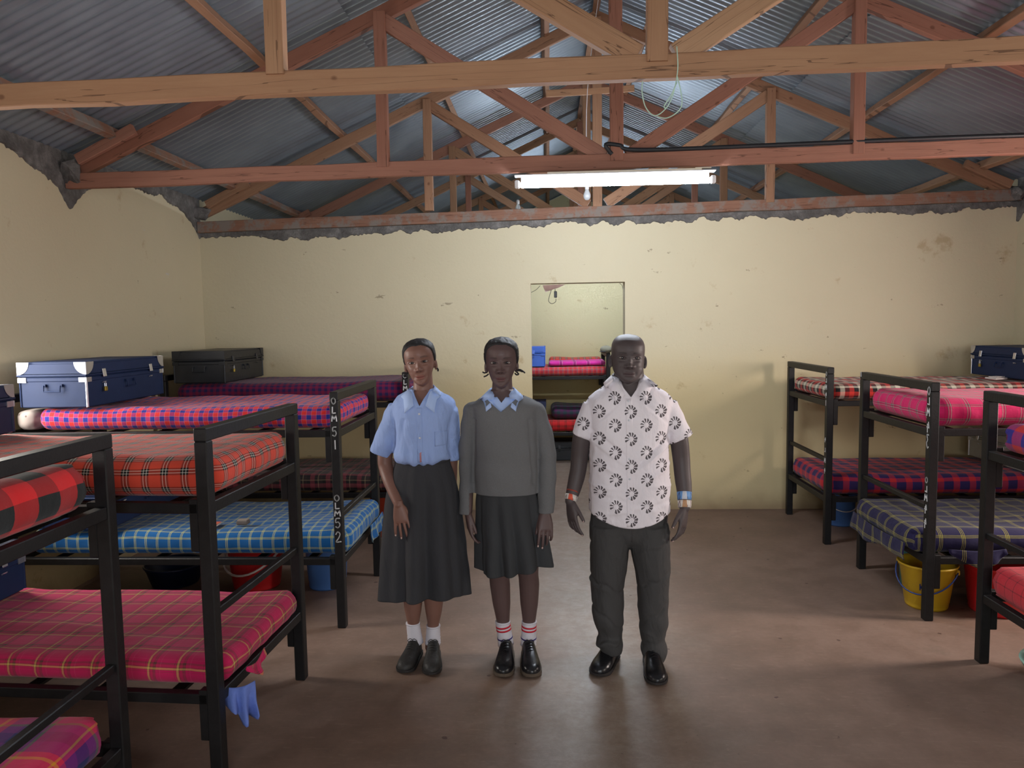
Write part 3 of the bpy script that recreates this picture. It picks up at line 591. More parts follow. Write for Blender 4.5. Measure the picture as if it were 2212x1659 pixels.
def trunk(label, loc, rz, Ly, Wx, H, m, lock=True, chrome=True, group='tin trunks'):
    """long side along y, hasps on the +x face; loc = centre of the base"""
    t = thing('tin_trunk', label, 'trunk', loc, rz, group); lid = H*.30; hb = H-lid; x = Wx/2; mc = M_CHROME if chrome else m
    b = MB(); b.box((0, 0, hb/2), (Wx, Ly, hb), bev=.006)
    for s in (-1, 1):
        for q in (-1, 1): b.tube([(q*x, s*Ly/2, .005), (q*x, s*Ly/2, hb)], .006, 8)
    b.build('trunk_body', m, t)
    b = MB(); b.box((0, 0, hb+lid/2+.002), (Wx+.014, Ly+.014, lid), bev=.012); b.tube([(x+.008, -Ly/2-.008, hb+.004), (x+.008, Ly/2+.008, hb+.004), (-x-.008, Ly/2+.008, hb+.004), (-x-.008, -Ly/2-.008, hb+.004), (x+.008, -Ly/2-.008, hb+.004)], .006, 8)
    b.box((0, 0, hb-.02), (Wx+.008, Ly+.008, .026), bev=.004); b.box((0, 0, H-.001), (Wx*.82, Ly*.86, .008), bev=.003); b.build('lid', m, t)
    for s in (-1, 1):
        for q in (-1, 1):
            b = MB(); r = lid*.92   # quarter-round cap wrapping the lid corner
            for ax in (0, 1):
                A = [(0, 0)]+[(r*math.sin(a), r*math.cos(a)) for a in np.linspace(0, PI/2, 7)]
                P1 = []
                for u, w in A: P1.append((q*(x+.0085), s*(Ly/2+.0085-u), H+.002-w) if ax == 0 else (q*(x+.0085-u), s*(Ly/2+.0085), H+.002-w))
                nrm = (q*.0015, 0, 0) if ax == 0 else (0, s*.0015, 0); b.loft([P1, [tuple(np.add(p, nrm)) for p in P1]])
            b.build('corner_cap', mc, t)
            b = MB(); b.box((q*(x-.016), s*(Ly/2+.006), hb-.022), (.05, .004, .028)); b.box((q*(x+.006), s*(Ly/2-.016), hb-.022), (.004, .05, .028)); b.build('corner_plate', mc, t)
    b = MB(); b.tube([(x+.002, -Ly/2-.002, .003), (x+.002, -Ly/2-.002, hb-.03)], .0065, 8); b.build('edge_strip', mc, t)
    for k, yy in enumerate((-Ly*.31, Ly*.31)):
        b = MB(); b.box((x+.013, yy, hb+.01), (.006, .034, .05), R=Matrix.Rotation(-.15, 3, 'Y'), bev=.002); hs = b.build('hasp', mc, t)
        b = MB(); b.tube([(x+.006, yy-.012, hb-.05), (x+.014, yy-.012, hb-.045), (x+.014, yy+.012, hb-.045), (x+.006, yy+.012, hb-.05)], .003, 6); b.build('staple', mc, hs)
        if lock and k == 0:
            b = MB(); P = [(x+.016, yy-.007, hb-.075), (x+.016, yy-.007, hb-.055), (x+.016, yy, hb-.047), (x+.016, yy+.007, hb-.055), (x+.016, yy+.007, hb-.075)]; b.tube(P, .0025, 6); b.build('shackle', M_CHROME, hs)
            b = MB(); b.box((x+.016, yy, hb-.088), (.012, .026, .028), bev=.003); b.build('padlock', M_BRASS, hs)
    def handle(c, ax, w):
        b = MB(); u = Vector((0, 1, 0)) if ax == 0 else Vector((1, 0, 0)); n = Vector((1, 0, 0)) if ax == 0 else Vector((0, -1, 0)); c = Vector(c)
        b.tube([c-u*w+n*.004, c-u*w+n*.014, c-u*w+n*.016-Vector((0, 0, .035)), c+u*w+n*.016-Vector((0, 0, .035)), c+u*w+n*.014, c+u*w+n*.004], .0038, 6)
        for s in (-1, 1): b.box(tuple(c+u*w*s+n*.003), (.02, .02, .016))
        b.build('handle', m, t)
    handle((x, .02, hb-.055), 0, .045); handle((0, -Ly/2, hb-.055), 1, .05)
    return t
trunk('blue tin trunk with bright corner caps on the gingham mattress, left', (-2.90, 4.57, top_of(mBu, -3.02, -2.62, 4.17, 4.97)+.001), 0, .84, .40, .265, M_BLUE)
trunk('black tin trunk on the purple mattress in the far left corner', (-2.86, 6.27, top_of(mCu, -2.98, -2.58, 5.87, 6.67)+.001), 0, .80, .42, .26, M_BLKTIN, True, False)
trunk('dark tin trunk cut by the left edge of the photo, upper deck', (-2.83, 3.085, top_of(mAu, -3.03, -2.63, 2.685, 3.485)+.001), 0, .74, .40, .235, M_DKBLUE)
trunk('blue tin trunk in the shade on the bright blue mattress', (-2.82, 4.57, top_of(mBl, -3.02, -2.62, 4.17, 4.97)+.007), 0, .84, .40, .27, M_BLUE)
trunk('blue tin trunk at the left edge beside the pink tartan mattress', (-2.83, 3.085, top_of(mAl, -3.03, -2.63, 2.685, 3.485)+.001), 0, .74, .40, .25, M_BLUE)
trunk('blue tin trunk with two padlocks on the far right upper mattress', (3.86, 6.2, top_of(mR1u, 3.66, 4.06, 5.8, 6.6)+.001), PI, .74, .40, .245, M_BLUE)
trunk('grey white tin trunk on the purple and red mattress, far right', (3.86, 6.2, top_of(mR1l, 3.66, 4.06, 5.8, 6.6)+.001), PI, .74, .40, .25, M_GREYTIN, False)

# ------------------------------------------------------------------ buckets and other small things
def plastic(name, rgb): t = NT(name, .38, .5); v, *_ = t.coord(); c = s2l(rgb); t.col(t.mix(t.noise(v, 6, 4), c, tuple(k*.8 for k in c[:3])+(1,))); t.b.inputs['Subsurface Weight'].default_value = .0; return t.m
def bucket(label, loc, rt, rb, h, m, mh=None, hang=1, ha=0, tilt=None, up=False, name='bucket', cat='bucket', handle=True, hw=.0045):
    t = thing(name, label, cat, loc, 0, None)
    if tilt: t.rotation_euler = tilt
    b = MB(); prof = [(.001, .004), (rb*.9, .004), (rb, .0), (rb+.004, .012), (rb+(rt-rb)*.13, h*.13), (rb+(rt-rb)*.135+.003, h*.14), (rt-.004, h-.03), (rt, h-.028), (rt+.004, h-.012), (rt+.010, h-.010), (rt+.013, h-.004), (rt+.011, h+.002), (rt+.002, h+.002), (rt-.006, h-.006), (rb-.004, .012), (.001, .010)]
    b.lathe(prof, 40); b.build('bucket_body', m, t, True)
    if handle:
        b = MB(); P = [(math.cos(ha)*rt*math.cos(a)*1.03+math.sin(ha)*(-hang)*.05, 0, 0) for a in (0,)]
        pts = []
        for a in np.linspace(0, PI, 17):
            u = math.cos(a)*(rt+.014); w = math.sin(a)*(rt+.02); pts.append((u*math.cos(ha)+.015*math.sin(ha)+math.sin(ha)*w*.35*0+(-math.sin(ha))*(rt*.30+.0)*math.sin(a)*0, 0, 0))
        pts = []
        for a in np.linspace(0, PI, 17):
            u = math.cos(a)*(rt+.014); drop = math.sin(a)*rt*.85; out = math.sin(a)*(rt+.02)
            pts.append((u*math.cos(ha)-out*math.sin(ha)*1, u*math.sin(ha)+out*math.cos(ha)*1, h-.025-drop*hang))
        b.tube(pts, hw, 6); b.build('bail_handle', mh or m, t, True)
        for s in (-1, 1): b = MB(); b.box((s*(rt+.010)*math.cos(ha), s*(rt+.010)*math.sin(ha), h-.03), (.02, .02, .03), bev=.004); b.build('handle_lug', m, t)
    return t
M_YEL = plastic('yellow_plastic', (214, 174, 40)); M_RED = plastic('red_plastic', (214, 44, 48)); M_LBLUE = plastic('light_blue_plastic', (84, 128, 196)); M_TEAL = plastic('teal_plastic', (74, 140, 140)); M_ORG = plastic('orange_red_plastic', (204, 76, 48)); M_MINT = plastic('mint_plastic', (176, 220, 200)); M_DBLUE = plastic('deep_blue_plastic', (34, 62, 130)); M_WPL = plastic('white_plastic', (222, 214, 210))
yb = bucket('yellow bucket with blue handle under the navy mattress', (2.285, 4.505, 0), .155, .115, .27, M_YEL, M_DBLUE, 1, PI-.75)
lt = bucket('red plastic bucket under the right bunk beside the yellow one', (2.665, 4.43, 0), .185, .15, .29, M_RED, M_RED, 1, -.6, handle=False)
bucket('teal bucket half hidden behind the yellow bucket', (2.40, 4.86, 0), .12, .095, .28, M_TEAL, M_TEAL, 1, 0, handle=False)
bucket('light blue bucket under the far right bunk', (2.47, 6.35, 0), .135, .11, .28, M_LBLUE, M_WPL, 1, PI)
bucket('tall light blue bucket under the blue mattress, left', (-1.53, 4.83, 0), .150, .12, .355, M_LBLUE, M_LBLUE, 1, .3, handle=False)
bucket('red bucket with white handle behind the pink tartan mattress', (-2.02, 4.83, 0), .19, .15, .31, M_RED, M_WPL, .95, PI-.25, hw=.008)
bucket('deep blue basin in the shadow under the blue mattress', (-2.62, 4.88, 0), .19, .15, .14, mat('navy_plastic', (20, 34, 66), .4), handle=False, name='basin', cat='basin')
bucket('orange red bucket under the far left bunk', (-1.40, 6.05, 0), .13, .10, .36, M_ORG, M_ORG, handle=False)
bucket('mint green basin at the right edge of the floor', (2.43, 3.45, 0), .20, .15, .12, M_MINT, handle=False, name='basin', cat='basin')
bb = MB()
letters([('H', .17, .035), ('K', .17, .035)], (-.088, -.122, 0), (.85, -.5, 0), (0, -1, 0), yb, .03, M_DBLUE, 'painted_mark')
M_CLOTHB = mat('pale_blue_cotton', (96, 118, 190), .85, 0, .12, 30, .3, 60)
o = drape('shirt_tail', None, M_CLOTHB, [(-1.30, 2.735, .345), (-1.255, 2.74, .34), (-1.215, 2.75, .345), (-1.20, 2.80, .34)], (.6, -.8, 0), .20, fold=.03, seed=4, taper=.5, jag=.5); tag(o, 'pale blue shirt tail hanging from under the pink tartan mattress', 'shirt')
t = thing('booklet', 'white and red booklet lying open on the blue mattress', 'booklet', (-2.08, 4.28, .568)); b = MB(); b.box((0, 0, .006), (.14, .09, .010), bev=.002); b.build('pages', M_WPL, t); b = MB(); b.box((.03, -.004, .013), (.075, .075, .003)); b.build('cover', mat('red_print_cover', (196, 104, 84), .6), t)
t = thing('soap_box', 'small grey box beside the booklet on the blue mattress', 'box', (-1.87, 4.30, .568)); b = MB(); b.box((0, 0, .014), (.07, .05, .026), bev=.006); b.build('case', mat('grey_brown_card', (96, 88, 84), .6), t); b = MB(); b.box((0, 0, .029), (.06, .04, .006), bev=.002); b.build('lid', mat('pale_card', (150, 140, 130), .6), t)
t = thing('folded_paper', 'folded white paper beside the far right blue trunk', 'paper', (3.56, 6.05, 1.255), .4); b = MB(); b.box((0, 0, .008), (.13, .09, .012), R=Matrix.Rotation(.06, 3, 'X')); b.box((.02, .01, .018), (.09, .07, .006)); b.build('sheets', M_WPL, t)

# ------------------------------------------------------------------ the next room, seen through the doorway
bedF = bunk((.75, 9.58, 0), 0, .92, 'bunk bed in the next room, seen through the doorway', zu=1.10, zl=.40)
mF1 = mattress('covered_mattress', 'red and grey fine check mattress, upper deck through the doorway', bedF, 1.10, M_P_F1, .815, -.03, -1.93, .12, seed=31, group=G, lump=.006)
mF2 = mattress('covered_mattress', 'red and black tartan mattress, low deck through the doorway', bedF, .40, M_P_F2, .815, -.03, -1.93, .14, seed=32, group=G, lump=.006)
z_ = top_of(mF1, -.1, .7, 9.1, 10); o = mattress('folded_blanket', 'fuchsia striped blanket folded on the red and grey mattress', bedF, z_+.002-.004*0, M_P_F3, .50, -.05, -.755, .06, y0=-.13, seed=33, lump=.01, rnd=.03); o['category'] = 'blanket'
o = mattress('folded_blanket', 'orange red check blanket behind the fuchsia one', bedF, z_+.002-.004*0, M_P_A1, .24, -.07, -.755, .085, y0=.27, seed=34, lump=.01, rnd=.04); o['category'] = 'blanket'
z_ = top_of(mF2, -.1, .7, 9.1, 10); o = mattress('folded_blanket', 'dark green and purple check blanket piled on the tartan mattress', bedF, z_+.002-.004*0, M_P_F4, .60, -.10, -.74, .17, seed=35, lump=.02, rnd=.08); o['category'] = 'blanket'
trunk('bright blue tin trunk on the upper bunk through the doorway', (-.43, 9.37, top_of(mF1, -.8, 0, 9.1, 9.6)+.001), -PI/2, .74, .34, .25, M_LTIN, True, False)
trunk('dark blue tin trunk on the low bunk through the doorway', (-.43, 9.37, top_of(mF2, -.8, 0, 9.1, 9.6)+.001), -PI/2, .74, .34, .24, M_DKBLUE, False, False)
trunk('black tin trunk on the floor under the bunk through the doorway', (.30, 9.55, .001), -PI/2, .60, .36, .24, M_BLKTIN, False, False)
t = thing('hung_cap', 'grey cap hooked on the post of the bunk through the doorway', 'cap', (.70, 9.15, 1.392)); b = MB(); b.ellipsoid((0, 0, .035), (.075, .065, .05), 18, 10); b.build('crown', mat('grey_brown_cloth', (120, 118, 104), .9), t, True); b = MB(); b.box((-.05, -.05, .012), (.07, .07, .008), bev=.003); b.build('peak', M_BLKTIN, t)

# ------------------------------------------------------------------ people
def skin_mat(name, rgb, rough=.42):
    t = NT(name, rough, .42); at = t.n('ShaderNodeAttribute'); at.attribute_name = 'tint'; v, *_ = t.coord()
    c = s2l(rgb); n = t.noise(v, 7, 4); base = t.mix(n, tuple(k*.86 for k in c[:3])+(1,), tuple(k*1.15 for k in c[:3])+(1,))
    t.col(t.mix(1.0, base, at.outputs['Color'], 'MULTIPLY')); t.b.inputs['Subsurface Weight'].default_value = .0
    t.bump(t.noise(v, 260, 3), .08, .002); t.rgh(rough+n*.12); return t.m
def fabric(name, rgb, scale=420, var=.12, rough=.85, bump=.25, flecks=None, wrink=0):
    t = NT(name, rough, .2); v, x_, y_, z_ = t.coord(); c = s2l(rgb); n = t.noise(v, 5, 3); f = t.noise(v, scale, 2)
    k = t.mix(n*.5+f*.5, tuple(q*(1-var) for q in c[:3])+(1,), tuple(min(1, q*(1+var)) for q in c[:3])+(1,))
    if flecks: k = t.mix(t.sstep(f, .5, .62)*.5, k, s2l(flecks))
    t.col(k)
    if wrink: t.bump(f*.02+t.noise(t.vec(x_*13+z_*3, y_*13, z_*3.5), 1.0, 4, .55, dist=.6)*1.0+t.noise(t.vec(x_*22-z_*9, y_*20, z_*12), 1.0, 3, .5)*.35, wrink, .03)
    else: t.bump(f*.5+t.noise(v, 40, 3), bump, .003)
    return t.m
# head surface: t from 0 (chin) to 1 (crown), theta 0 = face
HT = np.array([0, .04, .10, .18, .28, .38, .48, .58, .68, .78, .87, .94, .985, 1.0])
HW = np.array([.04, .30, .48, .64, .77, .87, .94, .985, 1.0, .98, .88, .69, .40, .02])
HF = np.array([.058, .084, .090, .086, .086, .087, .086, .089, .094, .090, .074, .048, .016, -.012])
HB = np.array([.02, .005, -.004, -.012, -.034, -.062, -.080, -.092, -.099, -.097, -.084, -.062, -.036, -.016])
_tf = np.linspace(-.06, 1.06, 225); _gk = np.exp(-(np.arange(-9, 10)/4.2)**2); _gk /= _gk.sum()
def _smooth(F):
    v = np.interp(_tf, HT, F); q = np.convolve(v, _gk, 'same'); w = np.clip(np.minimum(_tf-.0, .985-_tf)/.07, 0, 1); return v*(1-w)+q*w
SW_, SF_, SB_ = _smooth(HW), _smooth(HF), _smooth(HB)
def head_rings(Wd, Hh, D, jaw=1.0, off=0.0, n=64, m=40):
    out = []
    for i in range(m+1):
        t = .5-.5*math.cos(PI*i/m) if False else i/m; t = min(max(t, .0), 1.0)
        w = np.interp(t, _tf, SW_); w *= (1+(jaw-1)*math.exp(-((t-.2)/.2)**2)); yf = np.interp(t, _tf, SF_)*D/.19; yb = np.interp(t, _tf, SB_)*D/.19
        W2 = w*Wd/2+off; mid, hl = (yf+yb)/2, (yf-yb)/2+off; r = []
        for j in range(n):
            a = 2*PI*j/n; s_, c_ = math.sin(a), math.cos(a); e = 2/(2.08 if t > .3 else 2.2)
            x = W2*math.copysign(abs(s_)**e, s_); y = mid+hl*math.copysign(abs(c_)**e, c_); r.append((x, -y, t*Hh+(off if i == m else (-off if i == 0 else 0))))
        out.append(r)
    return out
G2 = lambda x, s: np.exp(-(x/s)**2)
def face(P, Wd, Hh, D, p):
    """displace head vertices given in head space (x, y toward back, z up from chin)"""
    x, y, z = P[:, 0], P[:, 1], P[:, 2]/Hh; f = np.clip((-y-.018)/.03, 0, 1); k = Wd/.15; ax = np.abs(x)/k; dy = np.zeros(len(P)); dz = np.zeros(len(P)); dx = np.zeros(len(P))
    ez, ex = .525, .0315
    dy += -.0075*G2(ax-ex, .0155)*G2((z-ez)*Hh, .0135)                         # sockets
    dy += .0018*G2(ax-ex*1.0, .018)*G2((z-ez-.085)*Hh, .009)                  # brow
    dy += p.get('nose', 1)*(.012*G2(ax, .0085)*np.clip(1-np.abs((z-.45)/.12), 0, 1)+.0190*G2(ax, .0115)*G2((z-.365)*Hh, .0120)+.0110*G2(ax-.0145*p.get('nw', 1), .0072)*G2((z-.352)*Hh, .0080)+.003*G2(ax, .016)*G2((z-.34)*Hh, .010))
    dy += -.004*G2(ax-.008, .004)*G2((z-.322)*Hh, .003)                        # nostrils
    dy += .0045*G2(ax-.041, .017)*G2((z-.39)*Hh, .021)*p.get('cheek', 1)       # cheeks
    lw = p.get('lw', .0235); m_ = np.clip(1-(ax/lw)**2, 0, 1); m_ = m_*m_*(3-2*m_); sm = p.get('smile', 0)*(ax/.025)**2; zz = (z-.205)*Hh-sm
    dy += m_*(.0046*G2(zz-.0062, .0052)+.0056*G2(zz+.0072, .0062))-.0026*np.clip(1-(ax/(lw+.004))**2, 0, 1)*G2(zz, .0020)
    dy += -.003*G2(ax-.029, .006)*G2((z-.21)*Hh, .010)-.0018*G2(ax, .014)*G2((z-.125)*Hh, .007)+.004*G2(ax, .016)*G2((z-.055)*Hh, .012)
    al = ((ax-ex)/.0150)**2+(((z-ez)*Hh+.0005)/.0060)**2                         # almond opening of the lids
    dy += .0016*np.exp(-((np.sqrt(al)-1.3)/.30)**2)-.0030*np.clip(1-al, 0, 1)**.5
    dy += -.0025*G2(ax-ex, .014)*G2((z-ez)*Hh+.016, .004)                        # under the eye
    P = P.copy(); P[:, 1] -= dy*f; return P
def face_tint(P, Wd, Hh, D, p):
    x, y, z = P[:, 0], P[:, 1], P[:, 2]/Hh; f = (y < -.03); k = Wd/.15; ax = np.abs(x)/k; c = np.ones((len(P), 3)); inh = (z > -.02)
    sm = p.get('smile', 0)*(ax/.025)**2; zz = (z-.205)*Hh-sm; lw = p.get('lw', .0235); m_ = np.clip(1-(ax/lw)**2, 0, 1)**.5
    lip = .8*f*(m_ > 0)*np.clip(1.3-np.abs(zz+.0005)/(.0105*m_+1e-4), 0, 1); lc = np.array(p.get('lip', (1.15, .85, .9))); c = c*(1-lip[:, None])+lc*lip[:, None]
    line = f*np.clip(1.2-np.abs(zz)/.0022, 0, 1)*(ax < lw+.001); c *= (1-.55*line)[:, None]
    arch = .0215+.0035-((ax-.034)/.024)**2*.0042; bw = .0034*np.clip((.056-ax)/.022, .25, 1); br = f*G2((z-.525)*Hh-arch, bw)*np.clip((.055-ax)/.005, 0, 1)*np.clip((ax-.012)/.006, 0, 1); c *= (1-.58*np.clip(br*1.2, 0, 1))[:, None]
    al = ((ax-.0315)/.0165)**2+(((z-.525)*Hh)/.0072)**2; lid = f*np.exp(-((np.sqrt(al)-1.0)/.20)**2); c *= (1-.35*lid)[:, None]
    nos = f*G2(ax-.008, .0042)*G2((z-.322)*Hh, .0032); c *= (1-.6*nos)[:, None]
    if p.get('scalp'):
        s_ = np.clip(((z-.80)*Hh-.10*(y+.06)*-1+.012*0)/.012+.5+vnoise(P*180)*.2, 0, 1)*inh*0+np.clip(((z-(.84+1.6*np.clip(-y-.05, -.2, .1)*.0))*Hh)/.01, 0, 1)*0; c *= (1-.3*s_)[:, None]
    return c
class Person:
    def __init__(s, label, X, Y):
        s.t = thing('person', label, 'person', (X, Y, 0)); s.X, s.Y = X, Y
    def L(s, px, py, dy=0.0):
        p = aty(px, py, s.Y+dy); return Vector((p.x-s.X, dy, p.z))
    def ringrow(s, py, xl, xr, df, db, lift=0, n=2.4):
        a, b_ = s.L(xl, py), s.L(xr, py); return [a.z, (a.x+b_.x)/2, (b_.x-a.x)/2, df, db, lift, n]
    def torso(s, rows, N=48, k=5):
        out = []
        for z, cx, hw, df, db, lift, n in rings_interp(rows, k):
            r = []
            for j in range(N):
                a = 2*PI*j/N; c_, s_ = math.cos(a), math.sin(a); e = 2/n
                x = cx+hw*math.copysign(abs(c_)**e, c_); y = -df*abs(s_)**e if s_ < 0 else db*abs(s_)**e; r.append((x, y, z+lift*(y/.1)))
            out.append(r)
        return out
def hand(mb, w, d, nrm, side, curl=(.25, .35, .3, .35), spread=.10, sc=1.0, thumb=.55, tcurl=.2):
    """w wrist, d along the hand, nrm back of the hand, side = thumb side"""
    w, d, nrm, side = Vector(w), Vector(d).normalized(), Vector(nrm), Vector(side)
    nrm = (nrm-d*nrm.dot(d)).normalized(); side = (side-d*side.dot(d)-nrm*side.dot(nrm)).normalized()
    R = []
    for t, hw, hh in ((-.02, .024, .019), (.0, .026, .018), (.03, .034, .017), (.06, .040, .0155), (.085, .041, .0135), (.096, .036, .010)):
        c = w+d*t*sc; R.append([tuple(c+side*hw*sc*math.copysign(abs(math.cos(a))**.8, math.cos(a))+nrm*hh*sc*math.copysign(abs(math.sin(a))**.8, math.sin(a))) for a in np.linspace(0, 2*PI, 17)[:-1]])
    mb.loft(R); tips = []
    for i, (o, L) in enumerate(((.0315, .074), (.0108, .083), (-.0108, .077), (-.0315, .060))):
        p = w+d*.082*sc+side*o*sc*.98; a = spread*(1.5-i)*.75; dr = (d*math.cos(a)+side*math.sin(a)).normalized(); pts = [p, p+dr*.014*sc]; cu = 0
        for seg, ph in enumerate((.45, .32, .26)):
            cu += curl[i]*(1.0 if seg else .6); q = dr*math.cos(cu)-nrm*math.sin(cu); pts.append(pts[-1]+q*L*ph*sc)
        rr = [.0092, .0090, .0084, .0078, .0066]; mb.tube(pts, [k*sc for k in rr], 10, up=nrm, ball=True); tips.append((pts[-1], (pts[-1]-pts[-2]).normalized(), nrm*math.cos(cu)+dr*math.sin(cu)))
    p = w+d*.018*sc+side*.020*sc-nrm*.004*sc; q = (d*math.cos(thumb)+side*math.sin(thumb)-nrm*.25).normalized(); q2 = (q*math.cos(tcurl)+(d-side*.2)*math.sin(tcurl)).normalized()
    pts = [p, p+q*.030*sc, p+q*.052*sc, p+q*.052*sc+q2*.026*sc, p+q*.052*sc+q2*.044*sc]; mb.tube(pts, [.015*sc, .0125*sc, .0105*sc, .0095*sc, .0078*sc], 10, up=nrm, ball=True); tips.append((pts[-1], q2, (nrm+side*.5).normalized()))
    return tips
def nails(tips, m, parent, sc=1.0):
    for c, d, n in tips:
        b = MB(); s_ = d.cross(n).normalized(); R = Matrix((s_, d, n)).transposed(); b.ellipsoid(tuple(c+n*.0052*sc+d*.001), (.0046*sc, .0062*sc, .0018*sc), 10, 6, R); b.build('fingernail', m, parent, True)
def mk_body(P, mb, head, hp, skin, vox=.0034):
    """fuse every overlapping body volume into one surface, then model the face on it"""
    (hc, tilt, turn, Wd, Hh, D, jaw) = head; Hm = Matrix.Translation(hc) @ Matrix.Rotation(tilt, 4, 'Y') @ Matrix.Rotation(turn, 4, 'Z') @ Matrix.Rotation(hp.get('nod', 0), 4, 'X')
    mb.loft([[tuple(Hm @ Vector(p)) for p in r] for r in head_rings(Wd, Hh, D, jaw)])
    for s_ in (-1, 1):
        eo = hp.get('ear', 0); R = (Hm.to_3x3() @ Matrix.Rotation(s_*.38, 3, 'Z') @ Matrix.Rotation(-.12, 3, 'X'))
        mb.ellipsoid(tuple(Hm @ Vector((s_*(Wd/2*.965+eo), .008, Hh*.43))), (.0075, .0165, .031), 16, 12, R)
        mb.ellipsoid(tuple(Hm @ Vector((s_*(Wd/2*.94+eo), .002, Hh*.335))), (.006, .009, .010), 12, 8, R)
    me = remesh(mb.mesh('body'), vox, 3, .45); inv = Hm.inverted()
    bm = bmesh.new(); bm.from_mesh(me)
    for it in range(1):
        ed = [e for e in bm.edges if all((lambda q: q.y < -.012 and q.z > .0 and q.z < Hh*.75 and abs(q.x) < Wd*.46)(inv @ v.co) for v in e.verts)]
        bmesh.ops.subdivide_edges(bm, edges=ed, cuts=1, use_grid_fill=True)
    bm.to_mesh(me); bm.free()
    a = getv(me); h = np.c_[a, np.ones(len(a))] @ np.array(inv).T; h = h[:, :3]; near = (h[:, 2] > -.01) & (np.abs(h[:, 0]) < Wd*.55) & (h[:, 1] < 0)
    hn = face(h[near], Wd, Hh, D, hp)
    for s_ in (-1, 1): pass
    a2 = a.copy(); a2[near] = (np.c_[hn, np.ones(len(hn))] @ np.array(Hm).T)[:, :3]
    # ear bowls: their hollow shade is put into the skin tint
    hh = np.c_[a2, np.ones(len(a2))] @ np.array(inv).T; ear = (np.abs(hh[:, 0]) > Wd/2*.93) & (hh[:, 2] > Hh*.3) & (hh[:, 2] < Hh*.56)
    setv(me, a2); col = np.ones((len(a2), 4), dtype=np.float32); tn_ = face_tint(h, Wd, Hh, D, hp); hm = (h[:, 2] > -.01) & (np.abs(h[:, 0]) < Wd*.6); col[hm, :3] = tn_[hm]
    d_ = np.sqrt(((hh[:, 1]-.004)/.012)**2+((hh[:, 2]-Hh*.44)/.018)**2); col[ear, :3] *= (1-.35*np.clip(1.2-d_[ear], 0, 1))[:, None]
    ca = me.color_attributes.new('tint', 'FLOAT_COLOR', 'POINT'); ca.data.foreach_set('color', col.ravel())
    shade(me); o = link('body', me, skin, P.t)
    # eyes
    for s_ in (-1, 1):
        k = Wd/.15; cx, cz = s_*.0315*k, Hh*.525; sel = (np.abs(hn[:, 0]-cx) < .004) & (np.abs(hn[:, 2]-cz) < .004); yb = hn[sel, 1].mean() if sel.any() else -.07
        b = MB(); b.ellipsoid(tuple(Hm @ Vector((cx, yb+.0062, cz))), (.0138*k, .0095, .0064*hp.get('open', 1)), 20, 14, Hm.to_3x3()); e = b.build('eye', M_EYE, P.t, True)
        g = hp.get('gaze', 0)*.002; b = MB(); b.ellipsoid(tuple(Hm @ Vector((cx+g, yb-.0027, cz))), (.0056, .0016, .0056), 16, 10, Hm.to_3x3()); b.build('iris', M_IRIS, e, True)
    return o, Hm
M_EYE = mat('eye_white', (160, 148, 142), .2, 0, .02); M_IRIS = mat('dark_iris', (22, 14, 12), .12, 0, .1)
def hair(P, Hm, head, m, line=.80, off=.006, lump=.004, side=.50, back=.14):
    (_, _, _, Wd, Hh, D, jaw) = head; rings = head_rings(Wd, Hh, D, jaw, 0, 96, 60); V = np.array([p for r in rings for p in r]); x, y, z = V[:, 0], V[:, 1], V[:, 2]/Hh
    yy = -y/D*.19; hl = np.interp(yy, [-.10, -.03, -.005, .02, .045, .07, .095], [back, back+.02, side-.1, side, line-.14, line-.02, line]); edge = (z-hl)*Hh+vnoise(V*70)*.003
    k = np.clip(edge/.014, 0, 1); k = k*k*(3-2*k); c = np.array([0, 0, Hh*.6]); d = V-c; d /= np.linalg.norm(d, axis=1, keepdims=True)
    V = V+d*((k*(off+.006)-.006)+k*(vnoise(V*110)*lump*.5+vnoise(V*300)*lump*.25))[:, None]
    V = (np.c_[V, np.ones(len(V))] @ np.array(Hm).T)[:, :3]; n = 96; b = MB(); b.loft([[tuple(V[i*n+j]) for j in range(n)] for i in range(61)]); return b.build('hair', m, P.t, True)
def hair_mat():
    t = NT('short_black_hair', .55, .4); v, *_ = t.coord(); n = t.noise(v, 150, 4); t.col(t.mix(n, (.008, .007, .007, 1), (.035, .032, .034, 1))); t.bump(t.noise(v, 420, 4), .5, .003); t.b.inputs['Specular IOR Level'].default_value = .25; return t.m
M_HAIR = hair_mat()
